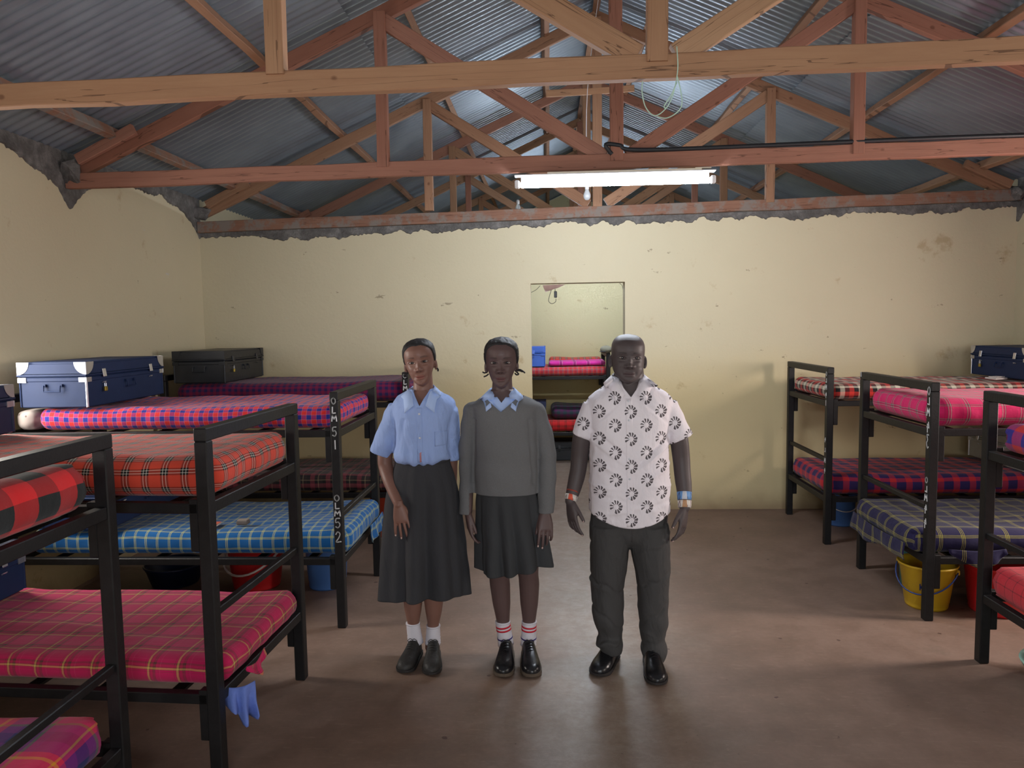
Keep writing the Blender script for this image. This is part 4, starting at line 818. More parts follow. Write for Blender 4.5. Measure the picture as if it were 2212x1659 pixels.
def cloth(P, name, mb, m, vox=.006, wr=.004, seed=0, cuts=(), fold=None, smooth=5, thick=.0025, hem=None, parent=None):
    me = remesh(mb.mesh(name), vox, smooth, .5)
    if cuts or hem:
        bm = bmesh.new(); bm.from_mesh(me)
        for co, no, pred in cuts:
            g = bm.verts[:]+bm.edges[:]+bm.faces[:]; bmesh.ops.bisect_plane(bm, geom=g, plane_co=co, plane_no=no, dist=1e-5)
        dead = [f for f in bm.faces if any(all((f.calc_center_median()-Vector(co)).dot(Vector(no)) > 0 for co, no in grp) and pr(f.calc_center_median()) for grp, pr in _groups(cuts))]
        if hem: dead += [f for f in bm.faces if f.calc_center_median().z < hem(f.calc_center_median())]; dead = list(set(dead))
        bmesh.ops.delete(bm, geom=dead, context='FACES')
        if hem:
            for v in bm.verts:
                if v.is_boundary and abs(v.co.z-hem(v.co)) < .02: v.co.z = hem(v.co)
        bm.to_mesh(me); bm.free()
    a = getv(me); n = getn(me); d = (vnoise(np.c_[a[:, 0]*9, a[:, 1]*9, a[:, 2]*6], seed)*.5+vnoise(np.c_[a[:, 0]*24+a[:, 2]*14, a[:, 1]*20, a[:, 2]*16-a[:, 0]*10], seed+1)*.35+vnoise(a*46, seed+2)*.12)*wr
    if fold is not None: d = d+fold(a)
    setv(me, a+n*d[:, None]); shade(me); o = link(name, me, m, parent or P.t)
    if thick: q = o.modifiers.new('thick', 'SOLIDIFY'); q.thickness = thick; q.offset = -1
    return o
def _groups(cuts):
    g = {}
    for co, no, pred in cuts: g.setdefault(id(pred), ([], pred))[0].append((co, no))
    return list(g.values())
def surf(o):
    bm = bmesh.new(); bm.from_mesh(o.data); t = BVHTree.FromBMesh(bm); bm.free(); return t
def front(t, x, z, off=.002):
    h = t.ray_cast(Vector((x, -1, z)), Vector((0, 1, 0)))[0]; return Vector((x, (h.y if h else -.1)-off, z))
def patch(name, tree, uvz, m, parent, off=.003, th=.002, nu=6, nv=8):
    """thin panel following the garment front; uvz = (x0, x1, z0, z1) or corner list"""
    if len(uvz) == 4 and not hasattr(uvz[0], '__len__'): x0, x1, z0, z1 = uvz; q = [(x0, z0), (x1, z0), (x1, z1), (x0, z1)]
    else: q = uvz
    R = []
    for j in range(nv+1):
        t = j/nv; a = np.array(q[0])*(1-t)+np.array(q[3])*t; b_ = np.array(q[1])*(1-t)+np.array(q[2])*t; R.append([front(tree, *(a*(1-i/nu)+b_*(i/nu)), off) for i in range(nu+1)])
    V = [p for r in R for p in r]+[p+Vector((0, .004, 0)) for r in R for p in r]; n = nu+1; N = (nv+1)*n; F = []
    for j in range(nv):
        for i in range(nu): a = j*n+i; F += [(a, a+1, a+n+1, a+n), (a+N, a+N+n, a+N+n+1, a+N+1)]
    for j in range(nv): F += [(j*n, (j+1)*n, (j+1)*n+N, j*n+N), (j*n+nu, j*n+nu+N, (j+1)*n+nu+N, (j+1)*n+nu)]
    for i in range(nu): F += [(i, i+N, i+1+N, i+1), (nv*n+i, nv*n+i+1, nv*n+i+1+N, nv*n+i+N)]
    mb = MB(); mb.add([tuple(p) for p in V], F); return mb.build(name, m, parent, True)
def collar(P, m, c, rx, ry, zb, zf, vx, vz, tree, leaf=.055, parent=None, tipx=.05, tipz=-.06, spread=0):
    """turned-down shirt collar: neck loop centred at c, open at the front"""
    for s_ in (-1, 1):
        A = []; B_ = []; n = 14
        for i in range(n+1):
            t = i/n; a = PI/2-t*(PI*.5+1.12)*1.0   # from the back of the neck round to the front
            x = s_*rx*math.cos(a) if False else s_*rx*math.sin(t*PI*.86+.0)**.8 if t < .62 else s_*(rx*math.sin(.62*PI*.86)**.8*(1-(t-.62)/.38)+vx*(t-.62)/.38)
            y = c[1]+ry*math.cos(t*PI*.92); z = zb+(zf-zb)*t**1.6 if t < .8 else zb+(zf-zb)*.8**1.6+(vz-(zb+(zf-zb)*.8**1.6))*(t-.8)/.2
            A.append(Vector((c[0]+x, y, z)))
            w = leaf*(.75+.35*t); out = Vector((s_*math.sin(t*PI*.8)*w*.9, math.cos(t*PI*.92)*w*.35, -w*(.55+.25*t)))
            if t > .75: out = out.lerp(Vector((s_*tipx, -.012, tipz)), (t-.75)/.25)
            B_.append(A[-1]+out)
        R = []
        for i in range(n+1):
            top = A[i]+Vector((0, 0, .006)); r = [A[i]+Vector((0, 0, -.012)), A[i]+Vector((0, 0, .0)), top+(B_[i]-A[i])*.06]
            for k in (.3, .6, 1.0):
                p = A[i].lerp(B_[i], k)+Vector((0, 0, .006*(1-k)))
                if B_[i].y < c[1] and i > n*.45:
                    q = front(tree, p.x, p.z, .010); p.y = min(p.y, q.y)
                r.append(p)
            R.append([tuple(p) for p in r])
        b = MB(); b.loft(R, False, False); o = b.build('collar_leaf', m, parent or P.t, True); q = o.modifiers.new('thick', 'SOLIDIFY'); q.thickness = .0022; q.offset = 0
def shoe(P, heel, toe, m, ms, name='shoe', w=.092, laces=True, hgt=1.0, sole=.018):
    heel, toe = Vector(heel), Vector(toe); d = toe-heel; d.z = 0; L = d.length; d.normalize(); s_ = Vector((-d.y, d.x, 0)); base = Vector((heel.x, heel.y, 0))
    prof = [(0, .30, .056), (.03, .52, .066), (.10, .66, .082), (.22, .72, .092), (.34, .76, .092), (.46, .84, .078), (.58, .93, .064), (.70, .99, .054), (.82, .95, .047), (.91, .78, .040), (.97, .52, .030), (1.0, .18, .020)]
    R = []
    for t, ww, h in rings_interp(prof, 3):
        hw = w/2*ww; h = h*hgt; c = base+d*(t*L); r = []
        for j in range(20):
            a = 2*PI*j/20; cx, sz = math.cos(a), math.sin(a); zz = sole+(h-.004)*(max(0, sz)**.75) if sz > 0 else sole*.9; r.append(tuple(c+s_*hw*math.copysign(abs(cx)**.7, cx)+Vector((0, 0, zz))))
        R.append(r)
    b = MB(); b.loft(R); o = b.build(name, m, P.t, True)
    R = []
    for t, ww, h in rings_interp(prof, 3):
        hw = w/2*ww+.004; c = base+d*(t*(L+.008)-.004); z0 = .0015+.010*max(0, (t-.75)/.25)**2; R.append([tuple(c+s_*x+Vector((0, 0, z))) for x, z in ((-hw+.003, z0), (hw-.003, z0), (hw, z0+.006), (hw, sole+.004), (-hw, sole+.004), (-hw, z0+.006))])
    b = MB(); b.loft(R); b.build('sole', ms, o)
    if laces:
        for k in range(4):
            t = .36+.055*k; h = np.interp(t, [.34, .46, .58], [.092, .078, .064])*hgt+sole; c = base+d*(t*L); b = MB(); b.tube([tuple(c+s_*.022+Vector((0, 0, h-.010))), tuple(c+d*.003+Vector((0, 0, h+.000))), tuple(c-s_*.022+Vector((0, 0, h-.010)))], .0022, 6); b.build('lace', m, o)
        for q in (-1, 1): c = base+d*(.35*L)+Vector((0, 0, .092*hgt+sole)); b = MB(); b.tube(spline([c, c+s_*q*.012+Vector((0, 0, .006)), c+s_*q*.026+Vector((0, 0, -.006)), c+s_*q*.014-Vector((0, 0, .012))], 4), .0018, 5); b.build('lace', m, o)
    return o
def sock(P, a, b_, ra, rb, m, stripes=None, seed=0):
    mb = MB(); pts = [Vector(a).lerp(Vector(b_), t) for t in np.linspace(0, 1, 15)]; rad = [ra+(rb-ra)*(t**1.2)+.0014*math.sin(t*40+seed)*(t > .5) for t in np.linspace(0, 1, 15)]
    mb.tube(pts, rad, 28); o = mb.build('sock', m, P.t, True); mb = MB(); mb.tube([pts[0]+Vector((0, 0, .004)), pts[0]+Vector((0, 0, -.004))], ra+.002, 28); mb.build('sock_cuff', m, o, True)
    for t, w, mm in (stripes or []):
        p = Vector(a).lerp(Vector(b_), t); q = Vector(a).lerp(Vector(b_), t+w); r = ra+(rb-ra)*(t**1.2)+.0016; mb = MB(); mb.tube([p, q], r, 28); mb.build('sock_stripe', mm, o, True)
    return o
def skirt(P, name, rows, m, pleats, seed, hemf):
    """rows (z, cx, hw, df, db); folds grow towards the hem"""
    N = 160; rows = rings_interp(rows, 8); z0, z1 = rows[0][0], rows[-1][0]; R = []
    for r in rows:
        z, cx, hw, df, db = r; t = (z0-z)/(z0-z1); ring = []
        for j in range(N):
            a = 2*PI*j/N; f = 0
            for (pa, wd, am) in pleats: dd = (a-pa+PI) % (2*PI)-PI; f += am*math.exp(-(dd/wd)**2)
            f = (f+.008*math.sin(a*7+seed)+.005*math.sin(a*13+seed*2+t*1.5))*(t**.9)+.0025*vnoise(np.array([[a*3, z*14, seed]]))[0]
            x = cx+(hw+f)*math.cos(a); y = (df+f)*math.sin(a) if math.sin(a) < 0 else (db+f)*math.sin(a); zz = z+hemf(a, x)*t**3; ring.append((x, y, zz))
        R.append(ring)
    b = MB(); b.loft(R, False); o = b.build(name, m, P.t, True); q = o.modifiers.new('thick', 'SOLIDIFY'); q.thickness = .003; q.offset = 1; return o

M_SHIRTB = fabric('pale_blue_school_cotton', (150, 172, 220), 500, .06, .8, .15, wrink=.55)
M_COLLB = fabric('pale_blue_collar_cotton', (172, 194, 236), 500, .06, .8, .1)
M_SKIRT = fabric('charcoal_skirt_wool', (58, 58, 61), 380, .2, .9, .15, wrink=.3); M_SKIRT2 = fabric('grey_green_skirt_wool', (62, 63, 65), 380, .2, .9, .15, wrink=.3)
M_KNIT = fabric('mid_grey_knit', (106, 106, 107), 520, .12, .95, .3, (122, 122, 124)); M_RIB = fabric('grey_rib_knit', (96, 96, 99), 330, .2, .95, .4)
M_SOCK = fabric('white_sock_knit', (214, 210, 218), 300, .08, .9, .4); M_SOCKR = fabric('red_sock_stripe', (196, 48, 62), 300, .08); M_SOCKN = fabric('navy_sock_stripe', (52, 40, 110), 300, .08)
M_SHOE = mat('dull_black_leather', (40, 38, 37), .6, 0, .4, 30, .3, 60); M_SHOE2 = mat('black_polished_leather', (24, 24, 27), .28, 0, .3, 30, .15, 50); M_SOLE = mat('worn_rubber_sole', (84, 72, 60), .8); M_SOLEB = mat('black_rubber_sole', (36, 32, 32), .7)
M_TROU = fabric('charcoal_twill', (70, 69, 69), 420, .15, .85, .2, wrink=.5)
M_BTN = mat('pearl_button', (205, 208, 216), .3)
M_NAIL = mat('pale_fingernail', (190, 160, 152), .3)
V3 = Vector
# ---- girl in the pale blue shirt
def girl_blue():
    P = Person('girl in pale blue short-sleeved shirt and long dark skirt, head tilted', -.655, 3.72); L = P.L; sk = skin_mat('warm_brown_skin', (126, 90, 78), .42)
    hp = dict(nose=.95, smile=.004, lip=(1.25, .78, .86), gaze=.2, ear=.001); Hh = .235
    ch = L(917, 832); head = (V3((ch.x, -.025, ch.z)), -.125, .05, .156, Hh, .192, .95)
    mb = MB(); rr = P.ringrow
    mb.loft(P.torso([rr(1010, 862, 966, .095, .10), rr(985, 862, 966, .09, .09), rr(940, 868, 964, .095, .095), rr(900, 866, 966, .10, .095), rr(878, 870, 960, .088, .092), rr(862, 876, 952, .07, .08), rr(850, 884, 944, .058, .065), rr(843, 890, 938, .052, .058)]))
    mb.tube([L(914, 866, .005), L(914, 845, .0), L(914, 822, .0), L(912, 800, .01)], [.062, .052, .049, .050], 24)
    wr = L(861, 1090, -.135); A = [L(862, 897), L(842, 935, .0), L(832, 985, .0), L(834, 1012, -.01), L(846, 1050, -.07), wr]
    mb.tube(spline(A, 4), np.interp(np.linspace(0, 1, 21), [0, .3, .6, .75, 1], [.038, .039, .037, .035, .0225]), 20, ball=True)
    d = (L(871, 1150, -.150)-wr); tips = hand(mb, wr, d, (0, -1, 0), (1, 0, 0), (.10, .12, .10, .14), .16, .95, .55)
    nails(tips, M_NAIL, P.t, .95)
    B_ = [L(962, 898, .01), L(972, 935, .03), L(976, 985, .05), L(976, 1040, .06), L(974, 1095, .06)]; mb.tube(spline(B_, 4), np.interp(np.linspace(0, 1, 17), [0, .5, 1], [.034, .031, .023]), 16, ball=True)
    hand(mb, B_[-1], (0, .0, -1), (1, 0, 0), (0, -1, 0), (.3, .3, .3, .3), .06, .92)
    for (kx, ky, ax, ay, tx, ty) in ((892, 1285, 893, 1345, 896, 1392), (937, 1285, 936, 1345, 931, 1392)):
        hip = L((kx+914)/2+(-8 if kx < 914 else 8), 1000, 0); q = [hip, L(kx, 1170, 0), L(kx, 1235, -.005), L(kx, 1290, .02), L(ax, 1345, .025), L(tx, 1395, .03)]; fz = V3((q[-1].x, .03, .05)); q.append(fz)
        mb.tube(spline(q, 4), np.interp(np.linspace(0, 1, 25), [0, .17, .33, .42, .5, .58, .667, .75, .85, 1], [.085, .072, .055, .051, .053, .045, .031, .028, .030, .034]), 20)
    body, Hm = mk_body(P, mb, head, hp, sk)
    hair(P, Hm, head, M_HAIR, .86, .006, .0035, .52)
    for s_, pts in ((-1, ((-.074, .0, .36), (-.088, -.004, .31), (-.080, -.01, .285), (-.070, -.006, .32))), (-1, ((-.078, -.004, .33), (-.092, .0, .27), (-.083, .01, .25))), (1, ((.074, .0, .36), (.084, -.002, .31), (.083, .0, .275)))):
        b = MB(); b.tube(spline([Hm @ V3((p[0], p[1], p[2]*Hh)) for p in pts], 4), .0042, 8, ball=True); b.build('hair_tuft', M_HAIR, P.t, True)
    # shirt
    mb = MB(); rr = P.ringrow
    mb.loft(P.torso([rr(995, 858, 969, .112, .11), rr(988, 853, 974, .128, .12), rr(974, 852, 974, .132, .12), rr(950, 856, 972, .122, .115), rr(915, 855, 976, .122, .115), rr(890, 850, 982, .118, .115), rr(870, 850, 982, .105, .11), rr(857, 860, 968, .088, .10), rr(846, 877, 948, .070, .082), rr(838, 886, 940, .062, .070)]))
    a, z = L(862, 880), L(822, 977, .0); mb.tube([a, a.lerp(z, .3), a.lerp(z, .7), z, z+(z-a)*.04], [.058, .061, .060, .061, .061], 28)
    a2, z2 = L(966, 884), L(979, 987, .05); mb.tube([a2, a2.lerp(z2, .3), a2.lerp(z2, .7), z2, z2+(z2-a2)*.04], [.056, .056, .053, .050, .050], 28)
    vz = L(913, 873).z; cx = L(914, 850).x; nx = .046; nz = L(914, 838).z
    p1 = lambda c: c.y < -.02 and c.z < nz+.03 and abs(c.x-cx) < .08
    dl = V3((nx, 0, nz-vz)).normalized(); n1 = V3((dl.z, 0, -dl.x)); n2 = V3((-dl.z, 0, -dl.x))
    cuts = [((cx, 0, vz), tuple(-n1), p1), ((cx, 0, vz), tuple(-n2), p1)]
    pv = lambda c: c.z > vz and c.y < 0 and abs(c.x-cx) < (c.z-vz)/(nz-vz)*nx
    cuts = [((cx, 0, vz), tuple(n1), pv), ((cx, 0, vz), tuple(n2), pv)]
    def fold(a):
        x, y, z = a[:, 0]-cx, a[:, 1], a[:, 2]; w = np.clip((L(900, 985).z+.12-z)/.12, 0, 1)*(z > L(900, 996).z)*(np.abs(x) < .17)
        f = .010*vnoise(np.c_[x*26, z*5, y*12+3])*w+.004*np.sin(x*60+5*np.sin(x*17))*w; f += -.006*np.exp(-((x+.105-(z-L(900, 940).z)*.25)/.012)**2)*(z < L(900, 900).z)*(z > L(900, 975).z)
        f += .004*np.sin((x*.8+z)*60)*np.clip((x-.02)/.05, 0, 1)*w; return f
    sc = [((z.x, z.y, z.z), tuple((z-a).normalized()), (pa := lambda c: c.x < cx-.10 and c.z < L(850, 950).z)), ((z2.x, z2.y, z2.z), tuple((z2-a2).normalized()), (pb := lambda c: c.x > cx+.115 and c.z < L(980, 965).z))]
    cut_all = [((cx, 0, vz), tuple(n1), pv)]
    shirt = V_cut_cloth(P, 'shirt', mb, M_SHIRTB, cut_all, (cx, vz, nx, nz), .006, .010, 3, fold)
    T = surf(shirt)
    collar(P, M_COLLB, (cx, .008, 0), .057, .060, L(914, 833).z, L(914, 846).z, .014, L(914, 868).z, T, .052, shirt, .062, -.045)
    px = cx; zt, zb = L(912, 875).z, L(912, 989).z
    patch('button_placket', T, (px-.014, px+.012, zb, zt), M_SHIRTB, shirt, .002, nv=30)
    for py in (888, 938): c = front(T, px, L(912, py).z, .006); b = MB(); b.ellipsoid(tuple(c), (.0055, .0025, .0055), 12, 8); b.build('button', M_BTN, shirt, True)
    x0, x1 = L(946, 940).x, L(978, 940).x-.02; patch('chest_pocket', T, (x0, x1, L(946, 957).z, L(946, 926).z), M_SHIRTB, shirt, .0025)
    b = MB()
    for i in range(14): c = front(T, px+.002+(i % 2)*.005-.002, zb+.004+i*.0035, .004); b.ellipsoid(tuple(c), (.0026, .002, .0026), 8, 6)
    o = b.build('bead_strand', mat('orange_white_beads', (214, 120, 90), .4, 0, .6, 300), P.t, True); o['kind'] = 'stuff'
    rows = [(L(912, y).z, (L(xl, y).x+L(xr, y).x)/2, (L(xr, y).x-L(xl, y).x)/2, df, db) for y, xl, xr, df, db in ((984, 857, 970, .105, .105), (1000, 855, 971, .108, .11), (1040, 843, 983, .128, .13), (1080, 834, 992, .14, .15), (1130, 828, 999, .15, .16), (1190, 823, 1006, .16, .17), (1240, 820, 1012, .165, .175), (1275, 818, 1015, .168, .178))]
    s = skirt(P, 'skirt', rows, M_SKIRT, [(-PI/2+.18, .13, -.030), (-PI/2+.5, .2, .018), (-PI/2-.35, .12, -.024), (-PI/2-.1, .16, .016), (-2.4, .2, .01), (-.7, .15, -.02), (PI/2, .3, .02)], 1, lambda a, x: -.012*math.sin(a*2+.6)-.008)
    b = MB(); rw = [rows[0], (rows[0][0]-.028,)+tuple(rows[1][1:])]; ring = lambda r, e: [(r[1]+(r[2]+e)*math.cos(q), (r[3 if math.sin(q) < 0 else 4]+e)*math.sin(q), r[0]) for q in np.linspace(0, 2*PI, 65)[:-1]]
    b.loft([ring(rw[0], 0), ring(rw[0], .005), ring(rw[1], .005), ring(rw[1], 0)], False); b.build('waistband', M_SKIRT, s, True)
    for (x1, y1, x2, hx, tx, td) in ((892, 1346, 895, 895, 868, -.17), (936, 1352, 933, 931, 932, -.19)):
        a_ = L(x1, y1, .028); sock(P, a_, V3((L(x2, 1392).x, .035, .075)), .0355, .041, M_SOCK, seed=x1)
        shoe(P, (L(hx, 1400).x+.005, .075, 0), (atz(tx, 1462, 0).x-P.X, td, 0), M_SHOE, M_SOLEB, 'shoe', .095)
    return P
def V_cut_cloth(P, name, mb, m, sleeve_cuts, V, vox, wr, seed, fold, thick=.0025, hem=None, smooth=5):
    """remesh a garment, open its sleeves and cut the neck V cleanly"""
    me = remesh(mb.mesh(name), vox, smooth, .5); cx, vz, nx, nz = V; bm = bmesh.new(); bm.from_mesh(me)
    for co, no, pred in sleeve_cuts[:-1]:
        bmesh.ops.bisect_plane(bm, geom=bm.verts[:]+bm.edges[:]+bm.faces[:], plane_co=co, plane_no=no, dist=1e-6)
        dead = [f for f in bm.faces if (f.calc_center_median()-V3(co)).dot(V3(no)) > 0 and pred(f.calc_center_median())]; bmesh.ops.delete(bm, geom=dead, context='FACES')
    for s_ in (-1, 1):
        dl = V3((s_*nx, 0, nz-vz)).normalized(); n = V3((-dl.z*s_, 0, dl.x*s_)); fs = [f for f in bm.faces if f.calc_center_median().y < .0 and f.calc_center_median().z > vz-.03]
        vs_ = {v for f in fs for v in f.verts}; es = {e for f in fs for e in f.edges}
        bmesh.ops.bisect_plane(bm, geom=list(vs_)+list(es)+fs, plane_co=(cx, 0, vz), plane_no=n, dist=1e-6)
    dead = []
    for f in bm.faces:
        c = f.calc_center_median(); 
        if c.z > vz and abs(c.x-cx) < (c.z-vz)/(nz-vz)*nx-1e-5 and c.y < .0 and abs(c.x-cx) < nx*1.6: dead.append(f)
    bmesh.ops.delete(bm, geom=dead, context='FACES'); bm.normal_update(); zm = max(v.co.z for v in bm.verts); bmesh.ops.delete(bm, geom=[f for f in bm.faces if f.calc_center_median().z > zm-.006 and (f.normal.z > .75 or f.calc_center_median().z > zm-.0025)], context='FACES')
    if hem:
        dead = [f for f in bm.faces if f.calc_center_median().z < hem(f.calc_center_median())]; bmesh.ops.delete(bm, geom=dead, context='FACES')
        for v in bm.verts:
            if v.is_boundary and abs(v.co.z-hem(v.co)) < .02: v.co.z = hem(v.co)
    bm.to_mesh(me); bm.free()
    a = getv(me); n = getn(me); d = (vnoise(np.c_[a[:, 0]*9, a[:, 1]*9, a[:, 2]*6], seed)*.5+vnoise(np.c_[a[:, 0]*24+a[:, 2]*14, a[:, 1]*20, a[:, 2]*16-a[:, 0]*10], seed+1)*.4+vnoise(a*46, seed+2)*.12)*wr
    if fold is not None: d = d+fold(a)
    setv(me, a+n*d[:, None]); shade(me); o = link(name, me, m, P.t); q = o.modifiers.new('thick', 'SOLIDIFY'); q.thickness = thick; q.offset = -1; return o
girl_blue()
# ---- girl in the grey pullover
def girl_grey():
    P = Person('girl in grey v-neck pullover and knee-length skirt, standing in the middle', -.232, 3.72); L = P.L; sk = skin_mat('deep_brown_skin', (92, 72, 70), .42)
    hp = dict(nose=1.0, smile=.0025, lip=(1.35, .85, .95), gaze=0, nw=1.1); Hh = .25
    ch = L(1085, 837); head = (V3((ch.x, -.03, ch.z)), .0, .0, .161, Hh, .197, .95); rr = P.ringrow; mb = MB()
    mb.loft(P.torso([rr(1080, 1040, 1152, .10, .11), rr(1000, 1038, 1152, .10, .10), rr(940, 1036, 1154, .105, .10), rr(900, 1038, 1148, .10, .095), rr(878, 1044, 1142, .085, .09), rr(862, 1052, 1124, .068, .078), rr(850, 1056, 1116, .058, .065), rr(842, 1060, 1110, .052, .058)]))
    mb.tube([L(1085, 868, .005), L(1085, 846, .0), L(1085, 825, .0), L(1084, 800, .01)], [.062, .054, .050, .052], 24)
    wl, wrr = L(1011, 1106, -.04), L(1178, 1106, -.06)
    for A in ([L(1030, 900), L(1014, 980, .01), wl], [L(1150, 900), L(1175, 980, .0), wrr]): mb.tube(spline(A, 8), np.interp(np.linspace(0, 1, 17), [0, .5, 1], [.034, .034, .022]), 16, ball=True)
    hand(mb, wl, L(1019, 1175, -.06)-wl, (-1, -.25, 0), (.25, -1, 0), (.30, .38, .42, .45), .05, .96, .25, .3)
    tips = hand(mb, wrr, L(1179, 1190, -.125)-wrr, (.25, -1, 0), (-1, -.3, 0), (.16, .2, .35, .5), .06, .98, .30, .3); nails(tips[:2], M_NAIL, P.t, .98)
    for (kx, ay, tx) in ((1078, 1345, 1090), (1141, 1345, 1143)):
        q = [L((kx+1100)/2, 1060, 0), L(kx, 1170, 0), L(kx-1, 1225, -.01), L(kx+2, 1262, .01), L(kx+(7 if kx < 1100 else 2), 1320, .025), L(tx, 1385, .03)]; q.append(V3((q[-1].x, .03, .05)))
        mb.tube(spline(q, 4), np.interp(np.linspace(0, 1, 25), [0, .17, .33, .42, .5, .62, .72, .85, 1], [.085, .070, .056, .052, .053, .047, .034, .029, .032]), 20)
    body, Hm = mk_body(P, mb, head, hp, sk); hair(P, Hm, head, M_HAIR, .875, .007, .006, .52)
    for pts in (((-.072, .0, .33), (-.085, -.004, .31), (-.094, -.004, .325)), ((-.068, .0, .28), (-.076, -.004, .255), (-.088, -.004, .235)), ((.070, .0, .34), (.088, -.004, .37), (.104, -.006, .345), (.116, -.006, .305)), ((.072, .0, .33), (.086, -.006, .28), (.076, -.01, .265), (.068, -.004, .29)), ((.074, .0, .35), (.092, -.006, .345), (.104, -.004, .325))):
        b = MB(); b.tube(spline([Hm @ V3((p[0], p[1], p[2]*Hh)) for p in pts], 4), .0038, 8, ball=True); b.build('hair_tuft', M_HAIR, P.t, True)
    # school shirt seen in the V of the pullover
    mb = MB(); mb.loft(P.torso([rr(905, 1045, 1140, .110, .09), rr(880, 1045, 1138, .103, .10), rr(866, 1050, 1128, .086, .09), rr(854, 1058, 1112, .069, .075)]))
    cx = L(1085, 850).x; nz = L(1085, 842).z; vz = L(1085, 866).z
    sh = V_cut_cloth(P, 'shirt', mb, M_COLLB, [None], (cx, vz, .045, nz), .006, .002, 5, None); T = surf(sh)
    mb = MB(); mb.loft(P.torso([rr(1066, 1028, 1163, .125, .125), rr(1058, 1026, 1164, .132, .13), rr(1010, 1026, 1162, .132, .125), rr(960, 1025, 1162, .130, .12), rr(915, 1022, 1164, .132, .12), rr(890, 1022, 1164, .126, .115), rr(875, 1020, 1164, .114, .112), rr(864, 1031, 1149, .096, .10), rr(854, 1048, 1126, .079, .087)]))
    a, z = L(1023, 890), L(1009, 1108, -.035); mb.tube(spline([a, L(1013, 960, .005), L(1011, 1030, .0), z, z+V3((0, 0, -.05))], 4), np.interp(np.linspace(0, 1, 17), [0, .25, .6, .95, 1], [.054, .050, .044, .035, .035]), 24, ball=True)
    a2, z2 = L(1156, 890), L(1179, 1106, -.055); mb.tube(spline([a2, L(1176, 950, .0), L(1182, 1010, -.005), z2, z2+V3((0, -.003, -.05))], 4), np.interp(np.linspace(0, 1, 17), [0, .25, .6, .95, 1], [.054, .050, .046, .036, .036]), 24, ball=True)
    vz2 = L(1085, 884).z; nz2 = L(1085, 850).z; hz = L(1085, 1060).z
    def fold(a):
        x, y, z = a[:, 0]-cx, a[:, 1], a[:, 2]; f = .002*np.sin(z*55+x*18)*np.clip((np.abs(x)-.12)/.05, 0, 1); f += -.006*np.exp(-((np.abs(x)-.142+(z-L(1085, 930).z)*.06)/.010)**2)*(z > hz+.05)*(z < L(1085, 900).z); f += .005*np.sin(z*38+x*9+2)*G2(z-L(1085, 1000).z, .10)*(np.abs(x) < .14); return f
    pu = V_cut_cloth(P, 'pullover', mb, M_KNIT, [((z.x, z.y, z.z), (0, 0, -1), lambda c: c.x < cx-.12), ((z2.x, z2.y, z2.z), (0, 0, -1), lambda c: c.x > cx+.17), ((0, 0, hz), (0, 0, -1), lambda c: abs(c.x-cx) < .175 and c.z > .5 and c.z < hz+.05), None], (cx, vz2, .098, nz2), .006, .004, 7, fold, .004)
    TP = surf(pu)
    for s_ in (-1, 1):
        b = MB(); pts = [front(TP, cx+s_*(.0+.098*t), vz2+(nz2-vz2)*t, .002) for t in np.linspace(.0, .45, 9)]; b.tube(pts, .0055, 8); b.build('neck_rib', M_RIB, pu, True)
    collar(P, M_COLLB, (cx, .008, 0), .062, .064, L(1085, 838).z, L(1085, 849).z, .016, L(1085, 866).z, TP, .054, pu, .058, -.040)
    rows = [(L(1095, y).z, (L(xl, y).x+L(xr, y).x)/2, (L(xr, y).x-L(xl, y).x)/2, df, db) for y, xl, xr, df, db in ((1045, 1034, 1158, .110, .11), (1070, 1031, 1163, .118, .12), (1110, 1030, 1172, .128, .13), (1150, 1030, 1181, .138, .14), (1190, 1030, 1189, .146, .145), (1222, 1031, 1194, .15, .15))]
    skirt(P, 'skirt', rows, M_SKIRT2, [(-PI/2+.12, .11, -.030), (-PI/2+.38, .15, .020), (-PI/2-.32, .11, -.026), (-PI/2-.08, .14, .018), (-2.2, .14, .012), (-.75, .11, -.024), (-.45, .12, .02), (-2.6, .1, -.015)], 4, lambda a, x: .014*math.cos(a)-.012*math.sin(a*3+1))
    for (x1, x2, hx, tx, td) in ((1086, 1092, 1095, 1086, -.205), (1143, 1141, 1139, 1150, -.205)):
        sock(P, L(x1, 1343, .026), V3((L(x2, 1395).x, .035, .07)), .0375, .041, M_SOCK, [(.13, .07, M_SOCKR), (.27, .07, M_SOCKR), (.66, .05, M_SOCKN)], seed=x1)
        shoe(P, (L(hx, 1400).x, .075, 0), (atz(tx, 1466, 0).x-P.X, td, 0), M_SHOE2, M_SOLE, 'shoe', .102, sole=.022)
    return P
girl_grey()
